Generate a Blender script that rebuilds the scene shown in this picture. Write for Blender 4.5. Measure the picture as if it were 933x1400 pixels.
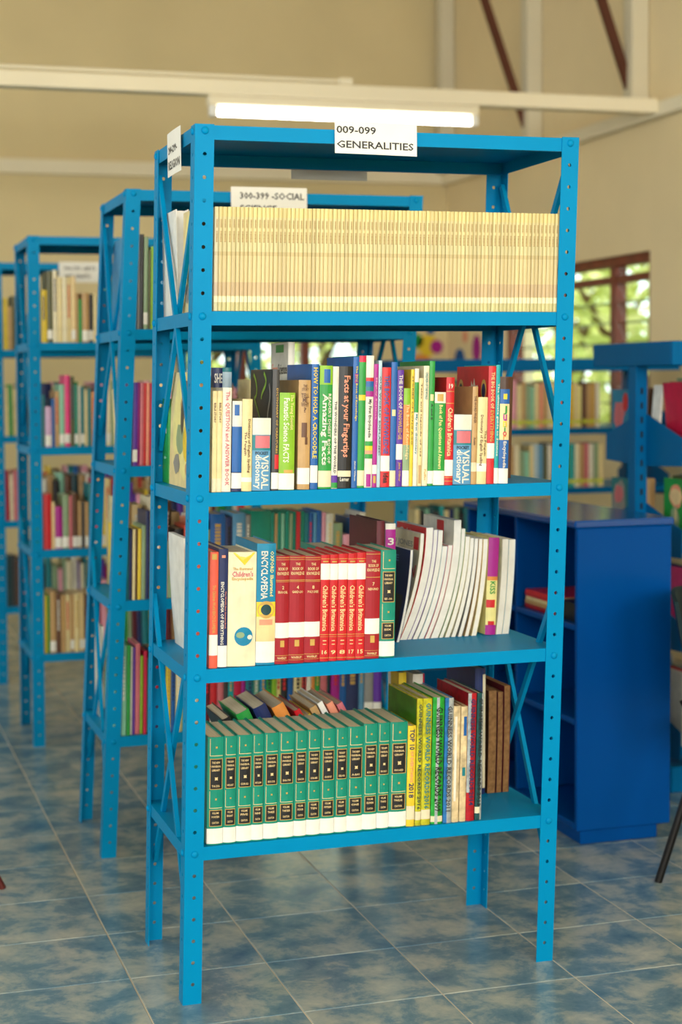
import bpy, bmesh, math, random
from mathutils import Matrix, Vector

# ------------------------------------------------------------------ clean start
for o in list(bpy.data.objects):
    bpy.data.objects.remove(o, do_unlink=True)
scene = bpy.context.scene
COL = scene.collection

# ------------------------------------------------------------------ camera
cam_data = bpy.data.cameras.new('camera')
cam_data.sensor_fit = 'VERTICAL'
cam_data.sensor_height = 36.0
cam_data.lens = 58.42
cam_data.clip_start = 0.05
cam_data.clip_end = 200
cam_data.dof.use_dof = True
cam_data.dof.focus_distance = 3.75
cam_data.dof.aperture_fstop = 2.6
cam = bpy.data.objects.new('camera', cam_data)
COL.objects.link(cam)
CAM_ROT = Matrix(((0.954883, 0.033175, -0.295123), (-0.296809, 0.072715, -0.952164), (-0.010128, 0.996801, 0.079281)))
CAM_LOC = Vector((-0.7316, -3.6106, 1.4103))
cam.matrix_world = Matrix.Translation(CAM_LOC) @ CAM_ROT.to_4x4()
scene.camera = cam

# ------------------------------------------------------------------ sky, sun, added area lights at unseen windows, exposure
world = bpy.data.worlds.new('sky')
scene.world = world
world.use_nodes = True
wn = world.node_tree.nodes
wbg = wn['Background']
wbg.inputs['Color'].default_value = (0.86, 0.95, 1.0, 1)
wbg.inputs['Strength'].default_value = 3.4

sun_data = bpy.data.lights.new('sun', 'SUN')
sun_data.energy = 8.0
sun_data.angle = math.radians(2)
sun_data.color = (1.0, 0.95, 0.85)
sun = bpy.data.objects.new('sun', sun_data)
COL.objects.link(sun)
sun.rotation_euler = (math.radians(-8), math.radians(-22), 0)

def unseen_window_light(name, loc, rot, sx, sy, power, color):
    l = bpy.data.lights.new(name, 'AREA')
    l.shape = 'RECTANGLE'
    l.size = sx
    l.size_y = sy
    l.energy = power
    l.color = color
    o = bpy.data.objects.new(name, l)
    o.location = loc
    o.rotation_euler = rot
    COL.objects.link(o)
    return o

H90 = math.pi / 2
ROOM_X0, ROOM_X1, ROOM_Y0, ROOM_Y1, ROOM_H = -4.6, 3.3, -6.6, 6.92, 4.6
# area lights added at unseen windows: three behind the viewer, three on the left
for wx in (-3.2, -0.7, 1.8):
    unseen_window_light('unseen_window_light', (wx, ROOM_Y0 - 0.05, 2.55), (H90, 0, 0), 1.9, 1.6, 122, (1.0, 0.95, 0.84))
for wy in (-4.2, -0.6, 3.0):
    unseen_window_light('unseen_window_light', (ROOM_X0 - 0.05, wy, 2.55), (H90, 0, -H90), 2.2, 1.6, 20, (0.86, 0.94, 1.0))

scene.view_settings.view_transform = 'Standard'
scene.view_settings.look = 'None'
scene.view_settings.exposure = 0.16
scene.view_settings.gamma = 1.0
scene.view_settings.use_curve_mapping = False

# ------------------------------------------------------------------ materials
def lin(c):
    r = []
    for v in c:
        v = v / 255.0
        r.append(v / 12.92 if v <= 0.04045 else ((v + 0.055) / 1.055) ** 2.4)
    return tuple(r)

PAL = dict(
    cream=(228, 210, 155), ivory=(232, 222, 188), offwhite=(226, 222, 208), white=(236, 234, 226), paper=(224, 214, 182),
    tan=(190, 152, 100), brown=(98, 62, 40), black=(22, 22, 26), charcoal=(58, 58, 60), grey=(140, 140, 138),
    navy=(24, 40, 92), blue=(14, 92, 168), skyblue=(86, 148, 190), paleblue=(176, 200, 214), tealblue=(0, 128, 170),
    teal=(10, 120, 130), turquoise=(0, 160, 165), darkteal=(8, 62, 70), jade=(0, 136, 114), green=(34, 150, 62),
    lime=(136, 186, 40), sage=(138, 164, 128), mint=(140, 200, 170), olive=(84, 86, 50), yellow=(230, 200, 50),
    paleyellow=(236, 226, 150), gold=(200, 160, 80), palegold=(232, 205, 150), orange=(222, 140, 62), salmon=(236, 150, 120),
    coral=(226, 92, 70), red=(206, 34, 44), brightred=(200, 22, 34), darkred=(160, 14, 34), crimson=(196, 18, 64),
    maroon=(96, 22, 36), rose=(206, 110, 120), pink=(230, 160, 180), lilac=(206, 170, 206), magenta=(168, 26, 140),
    purple=(92, 42, 156), hotpink=(232, 60, 130), worn=(214, 192, 150),
    foilyellow=(206, 200, 40), foilgreen=(40, 170, 60), foilblue=(40, 120, 190), foilred=(190, 26, 40),
    foilteal=(24, 80, 84), foilsilver=(176, 184, 188))

MATS = {}
def node_mat(name):
    m = bpy.data.materials.new(name)
    m.use_nodes = True
    nt = m.node_tree
    return m, nt, nt.nodes['Principled BSDF']

def mat(color, rough=0.45, metal=0.0, spec=0.4, wear=0.10, scale=40.0):
    """plain surface of one colour with a fine procedural unevenness"""
    key = (color, rough, metal, spec, wear, scale)
    if key in MATS:
        return MATS[key]
    rgb = lin(PAL[color]) if isinstance(color, str) else color
    m, nt, b = node_mat(color if isinstance(color, str) else 'surface')
    tc = nt.nodes.new('ShaderNodeTexCoord')
    nz = nt.nodes.new('ShaderNodeTexNoise')
    nz.inputs['Scale'].default_value = scale
    nz.inputs['Detail'].default_value = 3
    nt.links.new(tc.outputs['Object'], nz.inputs['Vector'])
    rp = nt.nodes.new('ShaderNodeValToRGB')
    lo = tuple(c * (1 - wear) for c in rgb) + (1,)
    hi = tuple(min(1, c * (1 + wear * 0.6)) for c in rgb) + (1,)
    rp.color_ramp.elements[0].position = 0.3
    rp.color_ramp.elements[1].position = 0.7
    rp.color_ramp.elements[0].color = lo
    rp.color_ramp.elements[1].color = hi
    nt.links.new(nz.outputs['Fac'], rp.inputs['Fac'])
    nt.links.new(rp.outputs['Color'], b.inputs['Base Color'])
    b.inputs['Roughness'].default_value = rough
    b.inputs['Metallic'].default_value = metal
    b.inputs['Specular IOR Level'].default_value = spec
    MATS[key] = m
    return m

def cover(color):
    if color.startswith('foil'):
        return mat(color, 0.28, 0.45, 0.6, 0.35, 60.0)
    if color == 'worn':
        return mat(color, 0.9, 0, 0.1, 0.35, 50.0)
    return mat(color, 0.38, 0.0, 0.45, 0.12, 30.0)

def paint_blue(name, rgb, rough, spec):
    m, nt, b = node_mat(name)
    tc = nt.nodes.new('ShaderNodeTexCoord')
    nz = nt.nodes.new('ShaderNodeTexNoise')
    nz.inputs['Scale'].default_value = 5
    nz.inputs['Detail'].default_value = 5
    nt.links.new(tc.outputs['Object'], nz.inputs['Vector'])
    rp = nt.nodes.new('ShaderNodeValToRGB')
    rp.color_ramp.elements[0].color = tuple(c * 0.9 for c in rgb) + (1,)
    rp.color_ramp.elements[1].color = tuple(c * 1.08 for c in rgb) + (1,)
    nt.links.new(nz.outputs['Fac'], rp.inputs['Fac'])
    nt.links.new(rp.outputs['Color'], b.inputs['Base Color'])
    b.inputs['Roughness'].default_value = rough
    b.inputs['Specular IOR Level'].default_value = spec
    bp = nt.nodes.new('ShaderNodeBump')
    bp.inputs['Strength'].default_value = 0.05
    nz2 = nt.nodes.new('ShaderNodeTexNoise')
    nz2.inputs['Scale'].default_value = 160
    nt.links.new(tc.outputs['Object'], nz2.inputs['Vector'])
    nt.links.new(nz2.outputs['Fac'], bp.inputs['Height'])
    nt.links.new(bp.outputs['Normal'], b.inputs['Normal'])
    return m

M_RACK = paint_blue('rack_blue_paint', (0.0, 0.236, 0.50), 0.42, 0.06)
M_CAB = paint_blue('cabinet_blue_paint', (0.0, 0.066, 0.30), 0.30, 0.08)
M_CABTOP = paint_blue('cabinet_top_gloss', (0.0, 0.066, 0.30), 0.16, 0.6)
M_STACK = paint_blue('stack_blue_enamel', (0.0, 0.128, 0.35), 0.35, 0.08)
M_PAGES = None

def make_pages():
    m, nt, b = node_mat('page_edges')
    tc = nt.nodes.new('ShaderNodeTexCoord')
    mp = nt.nodes.new('ShaderNodeMapping')
    mp.inputs['Scale'].default_value = (900, 3, 3)
    nz = nt.nodes.new('ShaderNodeTexNoise')
    nz.inputs['Scale'].default_value = 1
    nt.links.new(tc.outputs['Object'], mp.inputs['Vector'])
    nt.links.new(mp.outputs['Vector'], nz.inputs['Vector'])
    rp = nt.nodes.new('ShaderNodeValToRGB')
    rp.color_ramp.elements[0].color = lin((176, 150, 112)) + (1,)
    rp.color_ramp.elements[1].color = lin((232, 216, 184)) + (1,)
    nt.links.new(nz.outputs['Fac'], rp.inputs['Fac'])
    nt.links.new(rp.outputs['Color'], b.inputs['Base Color'])
    b.inputs['Roughness'].default_value = 0.9
    return m
M_PAGES = make_pages()
M_WHITEPAGES = mat((0.78, 0.76, 0.70), 0.8, 0, 0.2, 0.10, 25.0)
M_BROWNPAGES = mat(lin((150, 112, 74)), 0.9, 0, 0.1, 0.3, 90.0)
M_STICKER = mat('white', 0.6, 0, 0.3, 0.05, 60.0)
M_BLACK = mat('black', 0.5, 0, 0.4, 0.05, 20.0)

def wall_paint(name, rgb, wear=0.06):
    m, nt, b = node_mat(name)
    g = nt.nodes.new('ShaderNodeNewGeometry')
    nz = nt.nodes.new('ShaderNodeTexNoise')
    nz.inputs['Scale'].default_value = 1.3
    nz.inputs['Detail'].default_value = 6
    nt.links.new(g.outputs['Position'], nz.inputs['Vector'])
    rp = nt.nodes.new('ShaderNodeValToRGB')
    rp.color_ramp.elements[0].position = 0.3
    rp.color_ramp.elements[1].position = 0.75
    rp.color_ramp.elements[0].color = tuple(c * (1 - wear) for c in rgb) + (1,)
    rp.color_ramp.elements[1].color = tuple(c * (1 + wear) for c in rgb) + (1,)
    nt.links.new(nz.outputs['Fac'], rp.inputs['Fac'])
    nt.links.new(rp.outputs['Color'], b.inputs['Base Color'])
    b.inputs['Roughness'].default_value = 0.75
    b.inputs['Specular IOR Level'].default_value = 0.2
    return m
M_WALL = wall_paint('wall_paint_tan', (0.72, 0.59, 0.33))
M_CREAMWALL = wall_paint('wall_paint_cream', (0.84, 0.69, 0.42))
M_BEAM = wall_paint('beam_cream_paint', (0.86, 0.77, 0.57))
M_CEIL = wall_paint('ceiling_paint', (0.60, 0.52, 0.36))
M_RUST = wall_paint('red_oxide_steel', (0.13, 0.045, 0.025), 0.3)
M_WOOD = mat(lin((120, 54, 34)), 0.5, 0, 0.4, 0.25, 12.0)
M_GREYPOST = wall_paint('pale_post_paint', (0.72, 0.65, 0.48))

def make_tile_mat():
    m, nt, b = node_mat('glazed_blue_tile')
    L = nt.links.new
    g = nt.nodes.new('ShaderNodeNewGeometry')
    oi = nt.nodes.new('ShaderNodeObjectInfo')
    mul = nt.nodes.new('ShaderNodeMath'); mul.operation = 'MULTIPLY'; mul.inputs[1].default_value = 37.0
    L(oi.outputs['Random'], mul.inputs[0])
    add = nt.nodes.new('ShaderNodeVectorMath'); add.operation = 'ADD'
    L(g.outputs['Position'], add.inputs[0])
    cx = nt.nodes.new('ShaderNodeCombineXYZ')
    L(mul.outputs[0], cx.inputs['X']); L(mul.outputs[0], cx.inputs['Z'])
    L(cx.outputs[0], add.inputs[1])
    n1 = nt.nodes.new('ShaderNodeTexNoise')
    n1.inputs['Scale'].default_value = 7.5; n1.inputs['Detail'].default_value = 8; n1.inputs['Roughness'].default_value = 0.66
    n1.inputs['Distortion'].default_value = 0.25
    L(add.outputs[0], n1.inputs['Vector'])
    r1 = nt.nodes.new('ShaderNodeValToRGB')
    e = r1.color_ramp.elements
    e[0].position = 0.30; e[0].color = lin((72, 108, 134)) + (1,)
    e[1].position = 0.72; e[1].color = lin((178, 180, 170)) + (1,)
    k = e.new(0.46); k.color = lin((104, 132, 148)) + (1,)
    k = e.new(0.55); k.color = lin((146, 158, 158)) + (1,)
    L(n1.outputs['Fac'], r1.inputs['Fac'])
    L(r1.outputs['Color'], b.inputs['Base Color'])
    b.inputs['Roughness'].default_value = 0.20
    n2 = nt.nodes.new('ShaderNodeTexNoise'); n2.inputs['Scale'].default_value = 9
    L(add.outputs[0], n2.inputs['Vector'])
    bp = nt.nodes.new('ShaderNodeBump'); bp.inputs['Strength'].default_value = 0.04
    L(n2.outputs['Fac'], bp.inputs['Height'])
    L(bp.outputs['Normal'], b.inputs['Normal'])
    return m
M_TILE = make_tile_mat()
M_GROUT = wall_paint('grout', (0.52, 0.47, 0.38), 0.2)

def make_mag_mat(name, base, tint):
    """spine print of the magazines: flat bands along the height of the spine"""
    m, nt, b = node_mat(name)
    L = nt.links.new
    tc = nt.nodes.new('ShaderNodeTexCoord')
    sp = nt.nodes.new('ShaderNodeSeparateXYZ')
    L(tc.outputs['Object'], sp.inputs[0])
    mr = nt.nodes.new('ShaderNodeMath'); mr.operation = 'DIVIDE'; mr.inputs[1].default_value = 0.228
    L(sp.outputs['Z'], mr.inputs[0])
    rp = nt.nodes.new('ShaderNodeValToRGB'); rp.color_ramp.interpolation = 'CONSTANT'
    stops = [(0, (206, 202, 146)), (0.145, (202, 180, 138)), (0.275, (212, 198, 146)), (0.53, (198, 182, 130)), (0.57, (210, 202, 150)),
             (0.665, (216, 204, 148)), (0.9, (220, 206, 140))]
    e = rp.color_ramp.elements
    e[0].position = 0; e[1].position = 0.145
    for i, (ps, c) in enumerate(stops):
        el = e[i] if i < 2 else e.new(ps)
        el.position = ps
        el.color = lin(tuple(x * t for x, t in zip(c, tint))) + (1,)
    L(mr.outputs[0], rp.inputs['Fac'])
    oi = nt.nodes.new('ShaderNodeObjectInfo')
    hs = nt.nodes.new('ShaderNodeHueSaturation')
    mm = nt.nodes.new('ShaderNodeMapRange')
    mm.inputs['To Min'].default_value = 0.80; mm.inputs['To Max'].default_value = 1.0
    L(oi.outputs['Random'], mm.inputs['Value'])
    L(mm.outputs[0], hs.inputs['Value'])
    L(rp.outputs['Color'], hs.inputs['Color'])
    L(hs.outputs['Color'], b.inputs['Base Color'])
    b.inputs['Roughness'].default_value = 0.5
    return m
M_MAG = make_mag_mat('magazine_spine_print', None, (1.02, 1.0, 1.0))
M_MAGOLIVE = make_mag_mat('magazine_spine_dark', None, (0.8, 0.76, 0.6))
M_MAGPALE = make_mag_mat('magazine_spine_pale', None, (1.03, 1.04, 1.18))

def emission(name, rgb, strength):
    m = bpy.data.materials.new(name)
    m.use_nodes = True
    nt = m.node_tree
    nt.nodes.clear()
    e = nt.nodes.new('ShaderNodeEmission')
    e.inputs['Color'].default_value = tuple(rgb) + (1,)
    e.inputs['Strength'].default_value = strength
    o = nt.nodes.new('ShaderNodeOutputMaterial')
    nt.links.new(e.outputs[0], o.inputs[0])
    return m

def glass_mat():
    m = bpy.data.materials.new('louvre_glass')
    m.use_nodes = True
    nt = m.node_tree
    nt.nodes.clear()
    t = nt.nodes.new('ShaderNodeBsdfTransparent'); t.inputs[0].default_value = (0.90, 0.96, 0.92, 1)
    g = nt.nodes.new('ShaderNodeBsdfGlossy'); g.inputs['Roughness'].default_value = 0.05
    mx = nt.nodes.new('ShaderNodeMixShader')
    o = nt.nodes.new('ShaderNodeOutputMaterial')
    mx.inputs[0].default_value = 0.07; nt.links.new(t.outputs[0], mx.inputs[1]); nt.links.new(g.outputs[0], mx.inputs[2])
    nt.links.new(mx.outputs[0], o.inputs[0])
    return m
M_GLASS = glass_mat()

def thin_paper_mat():
    m = bpy.data.materials.new('thin_paper')
    m.use_nodes = True
    nt = m.node_tree
    nt.nodes.clear()
    d = nt.nodes.new('ShaderNodeBsdfDiffuse'); d.inputs[0].default_value = (0.72, 0.72, 0.70, 1)
    t = nt.nodes.new('ShaderNodeBsdfTranslucent'); t.inputs[0].default_value = (0.72, 0.72, 0.70, 1)
    tr = nt.nodes.new('ShaderNodeBsdfTransparent')
    m1 = nt.nodes.new('ShaderNodeMixShader'); m1.inputs[0].default_value = 0.35
    m2 = nt.nodes.new('ShaderNodeMixShader'); m2.inputs[0].default_value = 0.18
    o = nt.nodes.new('ShaderNodeOutputMaterial')
    nt.links.new(d.outputs[0], m1.inputs[1]); nt.links.new(t.outputs[0], m1.inputs[2])
    nt.links.new(m1.outputs[0], m2.inputs[1]); nt.links.new(tr.outputs[0], m2.inputs[2])
    nt.links.new(m2.outputs[0], o.inputs[0])
    return m
M_THINPAPER = thin_paper_mat()

# ------------------------------------------------------------------ mesh helpers
class MB:
    """collects vertices and faces of one part"""
    def __init__(self):
        self.v, self.f, self.mi = [], [], []
    def add(self, vs, fs, mi=0):
        n = len(self.v)
        self.v += [tuple(x) for x in vs]
        for f in fs:
            self.f.append(tuple(i + n for i in f)); self.mi.append(mi)
        return self
    def box(self, x0, x1, y0, y1, z0, z1, mi=0):
        return self.add([(x0, y0, z0), (x1, y0, z0), (x1, y1, z0), (x0, y1, z0), (x0, y0, z1), (x1, y0, z1), (x1, y1, z1), (x0, y1, z1)],
                        [(0, 3, 2, 1), (4, 5, 6, 7), (0, 1, 5, 4), (1, 2, 6, 5), (2, 3, 7, 6), (3, 0, 4, 7)], mi)
    def bbox(self, x0, x1, y0, y1, z0, z1, b, mi=0):
        """box with chamfered edges"""
        if b * 2 >= min(x1 - x0, y1 - y0, z1 - z0):
            b = min(x1 - x0, y1 - y0, z1 - z0) * 0.3
        bm = bmesh.new()
        bmesh.ops.create_cube(bm, size=1)
        for v in bm.verts:
            v.co = Vector(((x0 + x1) / 2 + v.co.x * (x1 - x0), (y0 + y1) / 2 + v.co.y * (y1 - y0), (z0 + z1) / 2 + v.co.z * (z1 - z0)))
        bmesh.ops.bevel(bm, geom=bm.edges[:], offset=b, segments=1, affect='EDGES')
        bm.verts.index_update()
        self.add([v.co[:] for v in bm.verts], [tuple(v.index for v in f.verts) for f in bm.faces], mi)
        bm.free()
        return self
    def prism(self, prof, a, b, mi=0):
        """extrude a closed profile; prof points are mapped by a(point) and b(point)"""
        n = len(prof)
        vs = [a(q) for q in prof] + [b(q) for q in prof]
        fs = [tuple(range(n - 1, -1, -1)), tuple(range(n, 2 * n))]
        for i in range(n):
            j = (i + 1) % n
            fs.append((i, j, n + j, n + i))
        return self.add(vs, fs, mi)
    def tube(self, p, q, r0, r1=None, n=12, mi=0):
        r1 = r0 if r1 is None else r1
        p, q = Vector(p), Vector(q)
        d = (q - p).normalized()
        u = d.orthogonal().normalized(); w = d.cross(u)
        vs = []
        for c, r in ((p, r0), (q, r1)):
            for i in range(n):
                t = 2 * math.pi * i / n
                vs.append(c + u * (r * math.cos(t)) + w * (r * math.sin(t)))
        fs = [tuple(range(n - 1, -1, -1)), tuple(range(n, 2 * n))] + [(i, (i + 1) % n, n + (i + 1) % n, n + i) for i in range(n)]
        return self.add(vs, fs, mi)
    def bar(self, p, q, w, t, side):
        """flat bar from p to q; side = direction of its width"""
        p, q, s = Vector(p), Vector(q), Vector(side).normalized()
        d = (q - p).normalized()
        s = (s - d * s.dot(d)).normalized()
        n = d.cross(s)
        vs = []
        for c in (p, q):
            for a, b in ((-1, -1), (1, -1), (1, 1), (-1, 1)):
                vs.append(c + s * (a * w / 2) + n * (b * t / 2))
        return self.add(vs, [(0, 3, 2, 1), (4, 5, 6, 7), (0, 1, 5, 4), (1, 2, 6, 5), (2, 3, 7, 6), (3, 0, 4, 7)])
    def mesh(self, name, mats, fix=True):
        me = bpy.data.meshes.new(name)
        me.from_pydata(self.v, [], self.f)
        for m in (mats if isinstance(mats, (list, tuple)) else [mats]):
            me.materials.append(m)
        if any(self.mi):
            me.polygons.foreach_set('material_index', self.mi)
        if fix:
            bm = bmesh.new(); bm.from_mesh(me)
            bmesh.ops.recalc_face_normals(bm, faces=bm.faces)
            bm.to_mesh(me); bm.free()
        me.update()
        return me
    def build(self, name, mats, parent=None, loc=(0, 0, 0), fix=True):
        return link(name, self.mesh(name, mats, fix), parent, loc)

def link(name, me, parent=None, loc=(0, 0, 0), rot=(0, 0, 0)):
    o = bpy.data.objects.new(name, me)
    o.location = loc
    o.rotation_euler = rot
    COL.objects.link(o)
    if parent is not None:
        o.parent = parent
    return o

def tag(o, label, cat, group=None):
    o['label'] = label
    o['category'] = cat
    if group:
        o['group'] = group
    return o

def struct(o, label=None):
    o['kind'] = 'structure'
    if label:
        o['label'] = label
    return o

def empty(name, loc=(0, 0, 0), rot=(0, 0, 0)):
    return link(name, None, None, loc, rot)

def smooth(o, angle=40):
    for p in o.data.polygons:
        p.use_smooth = True
    o.data.set_sharp_from_angle(angle=math.radians(angle))
    return o

# text outlines, cached as unit shapes: (verts in 0..1 box, faces, aspect)
TEXTS = {}
def text_shape(s):
    if s in TEXTS:
        return TEXTS[s]
    cu = bpy.data.curves.new('lettering', 'FONT')
    cu.body = s
    cu.resolution_u = 2 if len(s) < 8 else 1
    cu.offset = 0.02
    ob = bpy.data.objects.new('lettering', cu)
    COL.objects.link(ob)
    me = ob.to_mesh()
    vs = [v.co[:] for v in me.vertices]
    fs = [tuple(p.vertices) for p in me.polygons]
    ob.to_mesh_clear()
    bpy.data.objects.remove(ob, do_unlink=True)
    bpy.data.curves.remove(cu)
    x0 = min(v[0] for v in vs); x1 = max(v[0] for v in vs)
    y0 = min(v[1] for v in vs); y1 = max(v[1] for v in vs)
    w, h = x1 - x0, y1 - y0
    TEXTS[s] = ([((v[0] - x0) / w, (v[1] - y0) / h) for v in vs], fs, w / h)
    return TEXTS[s]

# ================================================================== THE ROOM
# floor: grout bed with glazed tiles laid in a straight grid
TS, TX, TY = 0.333, -0.0825, 0.2095
fl = struct(MB().box(ROOM_X0 - .15, ROOM_X1 + .15, ROOM_Y0 - .15, ROOM_Y1 + .15, -0.06, -0.0015).build('floor', M_GROUT), 'blue mottled tiled floor with pale joints')
tile_me = MB().bbox(-TS / 2 + .0017, TS / 2 - .0017, -TS / 2 + .0017, TS / 2 - .0017, -0.008, 0.0, 0.0012).mesh('tile', M_TILE)
CI = CAM_ROT.transposed()
def to_px(pt):
    q = CI @ (Vector(pt) - CAM_LOC)
    if q.z > -0.2:
        return None
    return 466.5 + 2272 * q.x / -q.z, 700 - 2272 * q.y / -q.z
cells = []
for i in range(-13, 11):
    for j in range(-21, 21):
        cx_, cy_ = TX + (i + .5) * TS, TY + (j + .5) * TS
        if not (ROOM_X0 < cx_ - TS / 2 and cx_ + TS / 2 < ROOM_X1 and ROOM_Y0 < cy_ - TS / 2 and cy_ + TS / 2 < ROOM_Y1):
            continue
        q = to_px((cx_, cy_, 0))
        vis = q is not None and -90 < q[0] < 1030 and q[1] < 1500
        cells.append((0 if vis else 1, (Vector((cx_, cy_, 0)) - CAM_LOC).length, cx_, cy_))
cells.sort()
rest = MB()
for k, (hid, dist, cx_, cy_) in enumerate(cells):
    if k < 280 and not hid:
        link('tile', tile_me, fl, (cx_, cy_, 0))
    else:
        h = TS / 2 - .0017
        rest.box(cx_ - h, cx_ + h, cy_ - h, cy_ + h, -0.008, 0.0)
o = rest.build('tile_field', M_TILE, fl); o['kind'] = 'stuff'

# right wall with the louvre window opening
WY0, WY1, WZ0, WZ1 = 4.05, 5.95, 1.10, 2.05
wr = MB()
X0, X1 = ROOM_X1, ROOM_X1 + .2
wr.box(X0, X1, ROOM_Y0 - .2, WY0, 0, ROOM_H).box(X0, X1, WY1, ROOM_Y1 + .2, 0, ROOM_H)
wr.box(X0, X1, WY0, WY1, 0, WZ0).box(X0, X1, WY0, WY1, WZ1, ROOM_H)
struct(wr.build('wall_right', M_CREAMWALL), 'cream right wall with a brown framed louvre window')
# far wall with a window hidden in part behind the racks
FX0, FX1, FZ0, FZ1 = 1.45, 2.75, 1.10, 1.98
wf = MB()
Y0, Y1 = ROOM_Y1, ROOM_Y1 + .2
wf.box(ROOM_X0 - .2, FX0, Y0, Y1, 0, ROOM_H).box(FX1, ROOM_X1, Y0, Y1, 0, ROOM_H)
wf.box(FX0, FX1, Y0, Y1, 0, FZ0).box(FX0, FX1, Y0, Y1, FZ1, ROOM_H)
struct(wf.build('wall_far', M_WALL), 'tan far wall behind the racks')
# left wall and the wall behind the viewer, unseen, with openings for the area lights
wl = MB()
X0, X1 = ROOM_X0 - .2, ROOM_X0
ys = [ROOM_Y0 - .2]
for wy in (-4.2, -0.6, 3.0):
    ys += [wy - 1.15, wy + 1.15]
ys += [ROOM_Y1]
for k in range(0, len(ys), 2):
    wl.box(X0, X1, ys[k], ys[k + 1], 0, ROOM_H)
for k in range(1, len(ys) - 1, 2):
    wl.box(X0, X1, ys[k], ys[k + 1], 0, 1.7).box(X0, X1, ys[k], ys[k + 1], 3.4, ROOM_H)
struct(wl.build('wall_left', M_WALL))
wb = MB()
Y0, Y1 = ROOM_Y0 - .2, ROOM_Y0
xs = [ROOM_X0]
for wx in (-3.2, -0.7, 1.8):
    xs += [wx - 1.0, wx + 1.0]
xs += [ROOM_X1]
for k in range(0, len(xs), 2):
    wb.box(xs[k], xs[k + 1], Y0, Y1, 0, ROOM_H)
for k in range(1, len(xs) - 1, 2):
    wb.box(xs[k], xs[k + 1], Y0, Y1, 0, 1.7).box(xs[k], xs[k + 1], Y0, Y1, 3.4, ROOM_H)
struct(wb.build('wall_back', M_WALL))
struct(MB().box(ROOM_X0 - .2, ROOM_X1 + .2, ROOM_Y0 - .2, ROOM_Y1 + .2, ROOM_H, ROOM_H + .12).build('ceiling', M_CEIL))

# ring beam ledges along the far and right walls
struct(MB().bbox(ROOM_X0, ROOM_X1, ROOM_Y1 - .05, ROOM_Y1, 2.70, 2.79, .004).build('trim_1', M_BEAM), 'cream ledge along the far wall')
struct(MB().bbox(ROOM_X1 - .06, ROOM_X1, ROOM_Y0, ROOM_Y1 - .05, 2.69, 2.76, .004).build('trim_2', M_BEAM), 'cream ledge along the right wall')
# cream tie beam across the room with the lamp under it
struct(MB().bbox(ROOM_X0, 3.24, 3.86, 3.94, 2.705, 2.775, .004).build('trim_3', M_BEAM), 'cream tie beam crossing the room')
struct(MB().tube((ROOM_X0, 3.87, 2.79), (1.63, 3.87, 2.79), .009).box(1.60, 1.66, 3.855, 3.885, 2.775, 2.805).build('trim_4', M_BEAM), 'thin cream conduit on the tie beam')
# pale wall posts above the right ledge with rust brown braces
for n, py in enumerate((4.06, 5.36, 6.76)):
    struct(MB().bbox(ROOM_X1 - .10, ROOM_X1 - .005, py, py + .10, 2.76, ROOM_H, .004).build('trim_%d' % (5 + n), M_GREYPOST), 'pale steel post above the right wall ledge')
for n, py in enumerate((4.18, 5.48)):
    struct(MB().bar((3.25, py - .05, 2.79), (2.68, py - .05, 4.35), .045, .03, (1, 0, 0)).build('trim_%d' % (8 + n), M_RUST), 'rust brown steel brace leaning from the ledge')

# louvre windows
M_LOUVRE = mat(lin((108, 100, 70)), .4)
def louvre_window(name, a0, a1, z0, z1, mull, transom, place, label):
    """frame, mullions, transom and tilted glass louvres; place(a, depth, z) gives the point on the wall"""
    fw = .05
    fr = MB()
    def slab(mb, p0, p1, q0, q1, d0, d1):
        vs = [place(a, d, z) for z in (q0, q1) for a, d in ((p0, d0), (p1, d0), (p1, d1), (p0, d1))]
        mb.add(vs, [(0, 3, 2, 1), (4, 5, 6, 7), (0, 1, 5, 4), (1, 2, 6, 5), (2, 3, 7, 6), (3, 0, 4, 7)])
    slab(fr, a0, a0 + fw, z0, z1, .0, .09); slab(fr, a1 - fw, a1, z0, z1, .0, .09)
    slab(fr, a0 + fw, a1 - fw, z0, z0 + fw, .0, .09); slab(fr, a0 + fw, a1 - fw, z1 - fw, z1, .0, .09)
    w = struct(fr.build(name, M_WOOD), label)
    for m in mull:
        t = MB(); slab(t, m - .03, m + .03, z0 + fw, z1 - fw, .01, .08); t.build('mullion', M_WOOD, w)
    t = MB()
    edges = [a0 + fw] + [e for m in mull for e in (m - .03, m + .03)] + [a1 - fw]
    for k in range(0, len(edges), 2):
        slab(t, edges[k], edges[k + 1], transom - .02, transom + .02, .015, .075)
    t.build('transom', M_WOOD, w)
    for k in range(0, len(edges), 2):
        p0, p1 = edges[k] + .004, edges[k + 1] - .004
        t = MB(); slab(t, p0, p1, transom + .022, z1 - fw - .002, .04, .045); t.build('pane', M_GLASS, w)
        z = z0 + fw + .01
        while z + .11 < transom - .01:
            t = MB()
            t.add([place(p0, .075, z), place(p1, .075, z), place(p1, .020, z + .112), place(p0, .020, z + .112),
                   place(p0, .080, z + .003), place(p1, .080, z + .003), place(p1, .025, z + .115), place(p0, .025, z + .115)],
                  [(0, 1, 2, 3), (7, 6, 5, 4), (0, 4, 5, 1), (1, 5, 6, 2), (2, 6, 7, 3), (3, 7, 4, 0)])
            t.build('louvre_pane', M_GLASS, w)
            t = MB(); slab(t, p0, p1, z - .004, z + .004, .070, .084); t.build('louvre_edge_line', M_LOUVRE, w)  # strip added for the dark line where glass edges overlap
            z += .108
    return w
louvre_window('window_1', WY0, WY1, WZ0, WZ1, (4.53, 5.22), 1.93, lambda a, d, z: (ROOM_X1 + .02 + d, a, z), 'brown framed louvre window in the right wall')
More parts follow.
